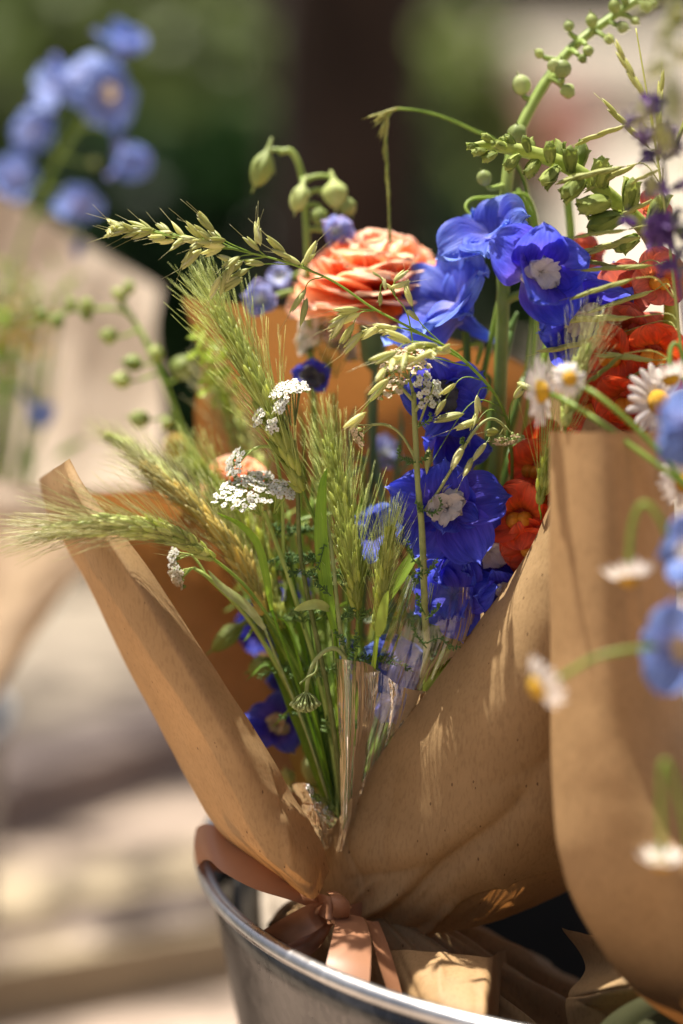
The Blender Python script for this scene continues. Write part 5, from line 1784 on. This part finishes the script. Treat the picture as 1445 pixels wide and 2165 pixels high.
root = thing('snapdragon', W(1000, 1820, 1.02), 'coral red snapdragon with a long bent tip of hairy green buds', 'snapdragon', 'snapdragons')
mb = MB()
S_ax = [(850, 1800, 1.02), (1180, 1350, 1.03), (1370, 900, 1.02), (1420, 660, 1.005), (1380, 510, .995), (1300, 425, .988), (1215, 360, .985), (1130, 325, .985), (1040, 308, .985), (1003, 306, .985)]
P = path(S_ax, 80)
mb.tube(P, np.interp(np.linspace(0, 1, 80), [0, .5, .75, .92, 1], [PX(15), PX(17), PX(16), PX(11), PX(5)]), 10)
built('stem', mb, [M['bud_snap']], root)
for (x, y, z, d, L) in [(1018, 310, .985, (-1, .0, .2), 34), (1030, 318, .98, (-.9, -.2, .4), 40), (1045, 302, .983, (-.8, .5, .3), 36), (1050, 322, .982, (-.75, -.5, .4), 42), (1070, 312, .978, (-.8, .15, .6), 44),
                        (1092, 318, .985, (-.55, .8, .1), 44), (1098, 326, .98, (-.6, -.75, .3), 52), (1085, 316, .99, (-.7, .6, -.2), 42), (1120, 322, .978, (-.35, .85, .4), 42), (1142, 332, .985, (-.55, -.8, .25), 58), (1128, 326, .99, (-.2, .9, -.3), 40),
                        (1165, 345, .976, (-.1, .75, .6), 56), (1182, 352, .99, (.05, .95, -.2), 60), (1180, 352, .98, (-.55, -.7, .45), 66), (1208, 366, .978, (-.1, .9, .5), 66), (1235, 380, .975, (-.65, -.55, .5), 80), (1222, 362, .99, (.2, .95, -.1), 68),
                        (1260, 396, .98, (.15, .95, .35), 72), (1275, 400, .985, (-.05, .9, .4), 68), (1290, 425, .976, (-.9, -.25, .4), 86), (1330, 452, .98, (.05, .95, .3), 82), (1318, 456, .978, (-.95, -.35, .3), 92), (1350, 500, .985, (-.8, -.5, .4), 70), (1375, 480, .99, (.35, .9, .2), 80)]:
    snap_bud(root, (x, y, z), d, L * 1.05)
for (x, y, z, d, L, mk) in [(1375, 450, 1.0, (.2, .6, .6), 100, 'coral_pink'), (1250, 530, 1.03, (-.5, -.1, .8), 90, 'coral_pink'), (1330, 610, 1.0, (-.45, -.05, .9), 150, 'coral_pink'), (1390, 590, .99, (.1, .1, .95), 140, 'coral_pink'), (1345, 690, .995, (-.55, -.2, .8), 170, 'coral_pink'),
                            (1300, 745, .99, (-.5, -.1, .85), 150, 'coral'), (1385, 735, .985, (-.1, -.2, .95), 170, 'coral'), (1330, 830, .985, (-.35, -.35, .85), 180, 'coral'), (1270, 850, 1.0, (-.5, -.1, .8), 170, 'coral'), (1395, 860, .99, (0, -.2, .95), 170, 'coral'), (1250, 900, 1.005, (-.4, -.3, .85), 130, 'coral'), (1300, 905, .99, (0, -.3, .9), 130, 'coral')]:
    snap_floret(root, (x, y, z), d, L * .84, mk, rng.uniform(-.3, .3))
root = thing('snapdragon', W(790, 1800, 1.02), 'red snapdragon peeping out between the deep blue delphinium and the right kraft flap', 'snapdragon', 'snapdragons')
mb = MB()
stem_of(mb, [(790, 1800, 1.02), (1000, 1420, 1.04), (1110, 1180, 1.03), (1150, 1000, 1.03), (1165, 900, 1.03)], 12, 9, 40, 9)
built('stem', mb, [M['stem']], root)
for (x, y, z, d, L, mk) in [(1105, 1085, 1.0, (-.3, .1, .9), 150, 'coral'), (1128, 1140, 1.0, (-.1, -.4, .9), 130, 'coral'), (1138, 985, 1.01, (-.55, .05, .8), 120, 'coral'), (1150, 1050, 1.02, (.1, .2, .9), 110, 'coral'), (1150, 940, 1.02, (-.2, .3, .9), 100, 'coral')]:
    snap_floret(root, (x, y, z), d, L, mk, rng.uniform(-.3, .3))


# ------------------------------------------------------------------ daisies
DM = {}


def daisy(label, p, d, dia, stem, droop=0.0, n=19, disc=.30, name='daisy'):
    if not DM:
        DM['p'] = [petal_mesh('petal', [M['daisy']], L=.37, Wd=.060, a0=.25, a1=-.15 - .1 * k, claw=.6, curl=-.2, ruffle=.012, seed=k, nu=7, nv=9) for k in range(4)]
        DM['d'] = [petal_mesh('petal', [M['daisy']], L=.37, Wd=.060, a0=.0, a1=-1.0 - .15 * k, claw=.6, curl=-.2, ruffle=.012, seed=k, nu=7, nv=9) for k in range(4)]
        mb = MB()
        ms = []
        a = np.linspace(0, 2 * math.pi, 20, endpoint=False)
        mb.grid(np.array([[(r * math.cos(t), r * math.sin(t), z) for t in a] for r, z in [(.17, 0), (.165, .04), (.14, .085), (.09, .12), (.03, .135), (.001, .136)]]), 0, True)
        for i in range(90):
            rr = math.sqrt((i + .5) / 90) * .16
            an = i * 2.4
            q = np.array([rr * math.cos(an), rr * math.sin(an), .135 * (1 - (rr / .175) ** 2)])
            mb.lens(q, q + np.array([0, 0, .022]), .010, 4, 4)
        DM['c'] = mb.mesh('disc', [M['yellow']])
        mb = MB()
        mb.tube([(0, 0, -.12), (0, 0, -.1), (0, 0, -.05), (0, 0, .0)], [.03, .08, .15, .18], 14)
        for k in range(14):
            an = k * 2 * math.pi / 14
            mb.lens((.1 * math.cos(an), .1 * math.sin(an), -.08), (.22 * math.cos(an), .22 * math.sin(an), -.0), .028, 5, 5)
        DM['g'] = mb.mesh('sepals', [M['stem']])
    root = thing(name, W(*stem[0]), label, 'daisy', 'daisies of the right bouquet')
    s = dia * KPX * p[2]
    base = aim(W(*p), D(*d), rng.random(), s, root)
    part('disc', DM['c'], root, base)
    part('sepals', DM['g'], root, base)
    src = DM['d'] if droop else DM['p']
    for k in range(n):
        part('petal', src[rng.randrange(4)], root, base @ Matrix.Rotation(k * 2 * math.pi / n + rng.uniform(-.06, .06), 4, 'Z') @ Matrix.Translation((.14, 0, .005 * (k % 2))) @ Matrix.Rotation(rng.uniform(-.15, .15), 4, 'Y') @ Matrix.Scale(rng.uniform(.88, 1.08), 4))
    mb = MB()
    full = [W(*q) for q in stem] + [W(*p) - D(*d) * s * .1]
    mb.tube(cr(full, 50), PX(5), 8)
    built('stem', mb, [M['stem']], root)
    return root


daisy('white daisy turned edge-on with its yellow centre facing right above the roll', (1140, 828, .92), (.90, .05, .42), 150, [(1480, 1050, .90), (1360, 960, .905), (1250, 880, .915), (1180, 840, .925)])
daisy('open white daisy with a large yellow centre resting on top of the rolled paper', (1392, 852, .945), (.42, .22, .85), 165, [(1500, 1150, .94), (1470, 1000, .95), (1420, 890, .955)])
daisy('white daisy hanging upside down on a hooked stalk before the rolled paper', (1330, 1222, .855), (.05, -.97, .2), 132, [(1480, 1300, .86), (1420, 1150, .855), (1385, 1082, .853), (1357, 1066, .853), (1337, 1110, .854), (1330, 1180, .855)], 1.0)
daisy('white daisy nodding left on a long bent stalk before the kraft flap', (1140, 1452, .84), (-.82, -.42, .25), 140, [(1490, 1450, .84), (1420, 1378, .84), (1345, 1372, .838), (1260, 1390, .838), (1190, 1430, .84)], 1.0)
daisy('white daisy seen from its green underside low on the rolled paper', (1400, 1822, .82), (-.05, -.96, -.1), 125, [(1500, 2000, .83), (1440, 1700, .82), (1405, 1610, .818), (1398, 1700, .818), (1400, 1780, .82)], 1.0)
daisy('daisy half cut off by the right edge below the blue bloom', (1448, 1022, .92), (-.15, -.1, .95), 120, [(1540, 1400, .92), (1480, 1150, .925), (1455, 1060, .93)])
daisy('small pinkish daisy bud closing beside the edge-on daisy', (1205, 800, .915), (.1, .2, .95), 92, [(1480, 1060, .90), (1370, 930, .905), (1270, 840, .912), (1225, 815, .92)], 1.0, 15)
daisy('daisy past its best hanging before the coral snapdragon', (1418, 800, .93), (.2, -.9, .3), 110, [(1500, 1100, .92), (1470, 860, .93), (1440, 740, .935), (1420, 735, .935)], 1.0)

# ------------------------------------------------------------------ lavender sage
root = thing('purple_sage', W(1520, 1200, .92), 'blurred dark purple sage spike at the right edge', 'sage')
mb = MB()
stem_of(mb, [(1520, 1200, .92), (1450, 700, .91), (1415, 450, .905), (1392, 270, .9), (1375, 200, .9)], 5, 3, 40, 7)
built('stem', mb, [M['purple']], root)
lm_ = MB()
lm_.tube([(0, 0, 0), (0, 0, .2), (0, 0, .55), (.05, 0, .7)], [.08, .2, .22, .05], 8)
for k in range(3):
    g = petal_grid(.5, .2, .9, -.2, 5, 5, .6, .1, .08, 0, 0, k)
    an = k * 2.1
    Rz = np.array([[math.cos(an), -math.sin(an), 0], [math.sin(an), math.cos(an), 0], [0, 0, 1]])
    lm_.grid((g + np.array([.05, 0, .6])) @ Rz.T)
sage = lm_.mesh('floret', [M['purple']])
for (x, y, n) in ((1372, 240, 6), (1390, 290, 12), (1400, 330, 8), (1412, 400, 8), (1418, 470, 12), (1425, 500, 8), (1435, 560, 6), (1360, 480, 5)):
    for k in range(n):
        d = (rng.uniform(-1, 1), rng.uniform(-.4, .7), rng.uniform(-.6, .9))
        part('floret', sage, root, aim(W(x + d[0] * 14, y + rng.uniform(-14, 14), .9), D(*d), rng.random() * 6, PX(rng.uniform(34, 52)) * .9, root))

# ------------------------------------------------------------------ larkspur bud branch at left
root = thing('larkspur_buds', W(715, 1790, 1.03), 'branching larkspur stalk of round green buds leaning left in front of the blush paper', 'larkspur')
mb = MB()
Pm = stem_of(mb, [(715, 1790, 1.03), (600, 1450, 1.07), (470, 1130, 1.10), (415, 990, 1.11), (385, 910, 1.115), (340, 790, 1.12), (300, 705, 1.125), (268, 655, 1.13), (255, 640, 1.13)], 8, 6, 60, 9)
stem_of(mb, [(275, 665, 1.128), (240, 652, 1.13), (190, 655, 1.135), (140, 660, 1.14), (60, 690, 1.15)], 5, 4, 24, 7)
stem_of(mb, [(262, 648, 1.13), (266, 625, 1.13), (274, 610, 1.13)], 4.5, 3.5, 10, 7)
for (p, d, L, w, mk) in [((272, 622, 1.13), (.1, .9, .2), 30, 26, 'bud'), ((258, 632, 1.13), (-.6, .7, .2), 28, 24, 'bud'), ((250, 712, 1.115), (-.9, .1, .3), 40, 34, 'bud'), ((302, 772, 1.11), (-.9, .15, .3), 44, 34, 'bud'), ((278, 806, 1.11), (-.95, .1, .3), 44, 34, 'bud'),
                         ((328, 765, 1.115), (.1, .9, .2), 36, 32, 'bud'), ((374, 800, 1.11), (.45, .8, .3), 56, 48, 'bud'), ((318, 888, 1.105), (-.95, .1, .25), 46, 38, 'bud'), ((385, 965, 1.105), (-.4, .7, .5), 60, 54, 'bud_orange'), ((190, 660, 1.13), (-.3, .8, .3), 34, 30, 'bud'),
                         ((180, 652, 1.13), (.3, -.9, .3), 30, 26, 'bud'), ((128, 665, 1.14), (-.3, -.8, .3), 34, 30, 'bud'), ((150, 655, 1.14), (.1, .9, .2), 28, 24, 'bud'), ((95, 680, 1.145), (-.4, .8, .2), 32, 28, 'bud'), ((345, 905, 1.11), (.6, .6, .4), 30, 26, 'bud')]:
    bud(root, p, d, L, w, mk)
    pedicel(mb, Pm if p[0] > 200 else path([(275, 665, 1.128), (240, 652, 1.13), (190, 655, 1.135), (140, 660, 1.14), (60, 690, 1.15)], 30), W(*p), D(*d), 3.6, .004)
built('stem', mb, [M['stem']], root)

# bright leafy sprig behind the tall barley
root = thing('green_sprig', W(715, 1790, 1.03), 'bright yellow green sprig of small leaflets beside the dark gap at left', 'sprig')
mb = MB()
stem_of(mb, [(715, 1790, 1.03), (600, 1350, 1.07), (500, 980, 1.075), (455, 800, 1.075), (425, 715, 1.07)], 5, 3, 40, 7)
built('stem', mb, [M['stem_pale']], root)
lf = MB()
lf.grid(petal_grid(1, .24, .3, -.1, 5, 8, .2, .3, .03, 0, 0, 3, .2))
lfm = lf.mesh('leaflet', [M['leaf']])
M['leaf_bright'] = leafy('leaf_bright', [(0.3, (0.28, 0.42, 0.04)), (0.7, (0.48, 0.6, 0.1))], 0.45, 0.45, 60)
lfb = lf.mesh('leaflet', [M['leaf_bright']])
for k in range(60):
    t = k / 60
    x, y = 420 + 60 * t + rng.uniform(-26, 26), 700 + 150 * t + rng.uniform(-14, 14)
    part('leaflet', lfb, root, aim(W(x, y, 1.072 + rng.uniform(-.006, .006)), D(rng.uniform(-1, 1), rng.uniform(-.5, 1), rng.uniform(-.6, .9)), rng.random() * 6, PX(rng.uniform(20, 42)), root))

# loose blades and leaves among the stems
LV = [('long narrow leaf bending over the golden barley ear', [(575, 1290, 1.0), (562, 1210, .995), (545, 1150, .993), (510, 1110, .993), (460, 1085, .996)], 8, 'leaf'),
      ('upright folded grass blade beside the broad dark barley ear', [(706, 1330, .99), (688, 1220, .988), (680, 1120, .986), (684, 1030, .986), (692, 990, .986)], 14, 'leaf'),
      ('short bright leaf with a dried brown tip by the crisp barley ear', [(800, 1345, .978), (808, 1310, .976), (815, 1275, .975), (822, 1248, .975)], 11, 'leaf_bright'),
      ('bright green leaf lying behind the crisp yarrow stalk', [(800, 1290, 1.0), (840, 1230, 1.0), (880, 1170, 1.002), (920, 1110, 1.005)], 14, 'leaf_bright'),
      ('small olive leaf curling in the shade of the stems', [(700, 1290, .99), (672, 1278, .985), (642, 1282, .985), (622, 1290, .985)], 10, 'bud'),
      ('small bright leaf low beside the right kraft flap edge', [(900, 1470, 1.0), (930, 1420, .997), (950, 1385, .997), (965, 1360, .998)], 22, 'leaf_bright'),
      ('pale bract leaf stretched out above the left paper fold', [(560, 1330, 1.0), (520, 1280, .998), (470, 1240, .997), (440, 1205, .998)], 9, 'bud_cream'),
      ('dark leaf behind the deep blue delphinium near the kraft flap', [(960, 1350, 1.02), (985, 1250, 1.02), (990, 1180, 1.02), (975, 1120, 1.02)], 22, 'leaf')]
for lab, pts, w, mk in LV:
    mb = MB()
    blade(mb, pts, w)
    tail = [pts[0], ((pts[0][0] + 724) / 2 + 10, (pts[0][1] + 1790) / 2, 1.01), (724, 1790, 1.02)]
    mb.tube(path(tail, 20), PX(3), 6)
    solo('leaf', mb, [M[mk]], lab, 'leaf', 'loose leaves among the stems')
for k in range(22):
    mb = MB()
    x0 = 724 + rng.uniform(-16, 16)
    f = rng.uniform(-1, .55)
    h = rng.uniform(280, 620)
    z1 = rng.uniform(1.0, 1.09)
    x1 = 724 + f * h * .42
    y1 = 1790 - h
    blade(mb, [(x0, 1790, 1.02), (724 + f * h * .12, 1790 - h * .35, 1.02 + (z1 - 1.02) * .4), (724 + f * h * .27, 1790 - h * .7, 1.02 + (z1 - 1.02) * .8), (x1, y1, z1), (x1 + f * 70 + rng.uniform(-20, 20), y1 - rng.uniform(-50, 50), z1)], rng.uniform(6, 11), 34, .4, 0, (rng.uniform(-.6, .6), .3, .8), rng.uniform(-1.2, 1.2))
    solo('grass_leaf', mb, [M['leaf' if k % 3 else 'leaf_bright']], 'narrow green grass leaf in the thick of the stems inside the kraft cone', 'leaf', 'grass leaves crowded inside the kraft cone', origin=W(724, 1790, 1.02))
for k, (x, y, z) in enumerate([(560, 1240, 1.03), (600, 1340, 1.02), (640, 1210, 1.01), (665, 1330, 1.0), (700, 1250, 1.0), (735, 1330, .995), (775, 1420, 1.0), (690, 1450, 1.0), (640, 1440, 1.02), (760, 1240, 1.01), (610, 1150, 1.02), (850, 1330, 1.01), (880, 1420, 1.01), (720, 1560, 1.01), (670, 1540, 1.02), (790, 1540, 1.02)]):
    mb = MB()
    a0 = rng.uniform(-1.2, 1.2)
    tip = (x + 70 * math.sin(a0), y - 60 * math.cos(a0) + 10, z + rng.uniform(-.008, .008))
    mid = (x + 30 * math.sin(a0 * .4), y - 34, z)
    for q in (0, 1, 2):
        b_ = (x + (q - 1) * 22, y - 6 * q, z)
        fern(mb, [b_, ((b_[0] + mid[0]) / 2 + (q - 1) * 18, mid[1], z), (tip[0] + (q - 1) * 34, tip[1] + 12 * abs(q - 1), tip[2])], 17, 16)
    mb.tube(path([(x, y + 4, z), ((x + 724) / 2, (y + 1790) / 2, 1.015), (724, 1790, 1.02)], 16), PX(2.4), 5)
    solo('feathery_leaf', mb, [M['fern_light' if k % 2 else 'fern']], 'small feathery green leaf tangled low among the stems in the kraft cone', 'leaf', 'feathery leaves low in the kraft cone', origin=W(724, 1790, 1.02))
# plain cut stems that fill the cone
for k, (x, y, z, r, mk) in enumerate([(1078, 700, 1.04, 15, 'stem_dark'), (1060, 620, 1.03, 9, 'stem'), (1110, 800, 1.05, 11, 'stem_dark'), (640, 900, 1.05, 5, 'stem'), (560, 1000, 1.06, 5, 'stem'), (700, 960, 1.04, 5, 'stem_pale'), (740, 900, 1.06, 6, 'stem_blue'),
                                      (1010, 820, 1.06, 10, 'stem'), (1040, 900, 1.05, 12, 'stem'), (1085, 950, 1.06, 13, 'stem_dark'), (660, 1050, 1.03, 6, 'stem'), (610, 1080, 1.04, 5, 'stem_pale'), (850, 900, 1.07, 8, 'stem_blue'), (600, 1150, 1.05, 6, 'stem'), (690, 1080, 1.06, 7, 'stem_dark'), (905, 980, 1.06, 8, 'stem_dark'),
                                      (730, 1010, 1.02, 5, 'stem'), (560, 1130, 1.035, 6, 'stem'), (520, 1090, 1.05, 6, 'stem_pale'), (770, 980, 1.05, 6, 'stem'), (635, 1010, 1.045, 7, 'stem'), (590, 1060, 1.06, 7, 'stem')]):
    mb = MB()
    f = rng.uniform(-14, 14)
    stem_of(mb, [(724 + f * .7, 1790, 1.02 + rng.uniform(-.012, .012)), (724 + (x - 724) * .30 + f, 1520 + rng.uniform(-30, 30), 1.02 + (z - 1.02) * .4), (724 + (x - 724) * .72 + f, y + (1790 - y) * .38, z), (x, y, z)], r, r * .7, 30, 8)
    ok = {'stem': 'green', 'stem_dark': 'dark green', 'stem_pale': 'pale green', 'stem_blue': 'blue green'}[mk]
    e = path([(x, y, z), (x + rng.uniform(-30, 30), y - 40, z)], 8)
    mb.tube(e, np.linspace(PX(r * .7), PX(r * .2), 8), 7)
    for q in range(5):
        t = .35 + .13 * q
        bx, by = 724 + (x - 724) * (t * .95 + .02), 1790 + (y - 1790) * t
        blade(mb, [(bx, by, z), (bx + rng.uniform(-40, 40), by - 45, z), (bx + rng.uniform(-70, 70), by - 60 + rng.uniform(-30, 40), z)], 5)
    solo('cut_stem', mb, [M[mk]], f'plain {ok} flower stem standing in the crowd of stems inside the kraft cone', 'stem', f'{ok} stems crowded inside the kraft cone', origin=W(724, 1790, 1.02))

# ------------------------------------------------------------------ left bouquet wrap
bw = thing('paper_wrap', W(-160, 1520, 1.38), 'blurred pale blush paper cone of the bouquet at the left edge', 'wrapping paper')
mb = MB()
mb.grid(sheet([
    [(-240, 330, 1.46), (-120, 360, 1.47), (20, 420, 1.46), (110, 470, 1.44), (220, 540, 1.42), (334, 606, 1.38)],
    [(-240, 560, 1.46), (-120, 560, 1.47), (20, 580, 1.46), (120, 600, 1.44), (230, 650, 1.41), (318, 710, 1.37)],
    [(-240, 800, 1.45), (-120, 800, 1.46), (20, 800, 1.45), (130, 810, 1.43), (240, 850, 1.4), (340, 880, 1.35)],
    [(-240, 1020, 1.43), (-120, 1020, 1.44), (20, 1020, 1.43), (120, 1030, 1.41), (220, 1040, 1.38), (300, 1030, 1.33)],
    [(-200, 1300, 1.40), (-120, 1300, 1.41), (-20, 1280, 1.40), (40, 1260, 1.38), (110, 1230, 1.36), (170, 1200, 1.33)],
    [(-170, 1560, 1.38), (-150, 1560, 1.38), (-130, 1560, 1.38), (-110, 1560, 1.37), (-90, 1560, 1.36), (-70, 1560, 1.35)]], 60, 60, .004, 9, [(.2, .0, .4, .9, .006, .05), (.75, .1, .6, .7, -.008, .05)], 8))
built('back_sheet', mb, [M['blush']], bw)
mb = MB()
mb.grid(sheet([
    [(-280, 990, 1.34), (-150, 985, 1.27), (-20, 1010, 1.24), (80, 1030, 1.235), (180, 1035, 1.25), (262, 1025, 1.29), (318, 1015, 1.34)],
    [(-270, 1090, 1.34), (-150, 1090, 1.27), (-30, 1110, 1.24), (70, 1120, 1.235), (165, 1120, 1.25), (235, 1100, 1.29), (280, 1080, 1.34)],
    [(-250, 1220, 1.35), (-150, 1230, 1.29), (-50, 1250, 1.27), (40, 1250, 1.265), (120, 1230, 1.28), (180, 1200, 1.30), (215, 1170, 1.34)],
    [(-220, 1360, 1.36), (-150, 1380, 1.32), (-90, 1390, 1.31), (-20, 1370, 1.31), (30, 1345, 1.32), (70, 1310, 1.33), (100, 1280, 1.35)],
    [(-170, 1560, 1.38), (-150, 1560, 1.36), (-130, 1560, 1.35), (-110, 1560, 1.35), (-90, 1560, 1.35), (-75, 1560, 1.35), (-65, 1560, 1.36)]], 60, 50, .003, 9, [(.3, 0, .35, .9, .005, .05)], 9))
built('front_sheet', mb, [M['blush']], bw)
# its greenery
for k, (x0, y0, w, h, n, mk, lab) in enumerate([(30, 690, 75, 80, 90, 'bud_orange', 'blurred mustard yellow filler flowers in the blush bouquet'), (60, 610, 90, 50, 60, 'bud', 'blurred yellow green buds in the blush bouquet'), (10, 760, 40, 110, 40, 'leaf', 'blurred dark leaves at the left edge of the blush bouquet')]):
    root = thing('filler_sprig', W(-120, 1500, 1.38), lab, 'filler flowers')
    mb = MB()
    sp = lf.mesh('leaflet', [M[mk]])
    for i in range(n):
        x, y, z = x0 + rng.gauss(0, w * .55), y0 + rng.gauss(0, h * .55), 1.3 + rng.uniform(-.03, .03)
        part('leaflet', sp, root, aim(W(x, y, z), D(rng.uniform(-1, 1), rng.uniform(-.5, 1), rng.uniform(-.6, .9)), rng.random() * 6, PX(rng.uniform(18, 40)) * 1.3, root))
        if i % 6 == 0:
            mb.tube(path([(-120, 1500, 1.38), (x * .6 - 30, 1050, 1.33), (x, y, z)], 14), PX(2.5), 5)
    built('stem', mb, [M['stem']], root)
for lab, pts in (('blurred single leaf standing up before the blush paper', [(66, 900, 1.3), (68, 830, 1.3), (70, 760, 1.3)]), ('blurred single leaf lying across the edge of the blush paper', [(120, 965, 1.29), (155, 945, 1.29), (185, 928, 1.29)]), ('blurred single leaf hanging low over the blush paper', [(58, 940, 1.29), (60, 985, 1.285), (52, 1030, 1.285)])):
    mb = MB()
    blade(mb, pts, 12)
    mb.tube(path([pts[0], (0, 1150, 1.34), (-110, 1500, 1.38)], 14), PX(2), 5)
    solo('leaf', mb, [M['leaf']], lab, 'leaf', 'leaves of the blush bouquet')
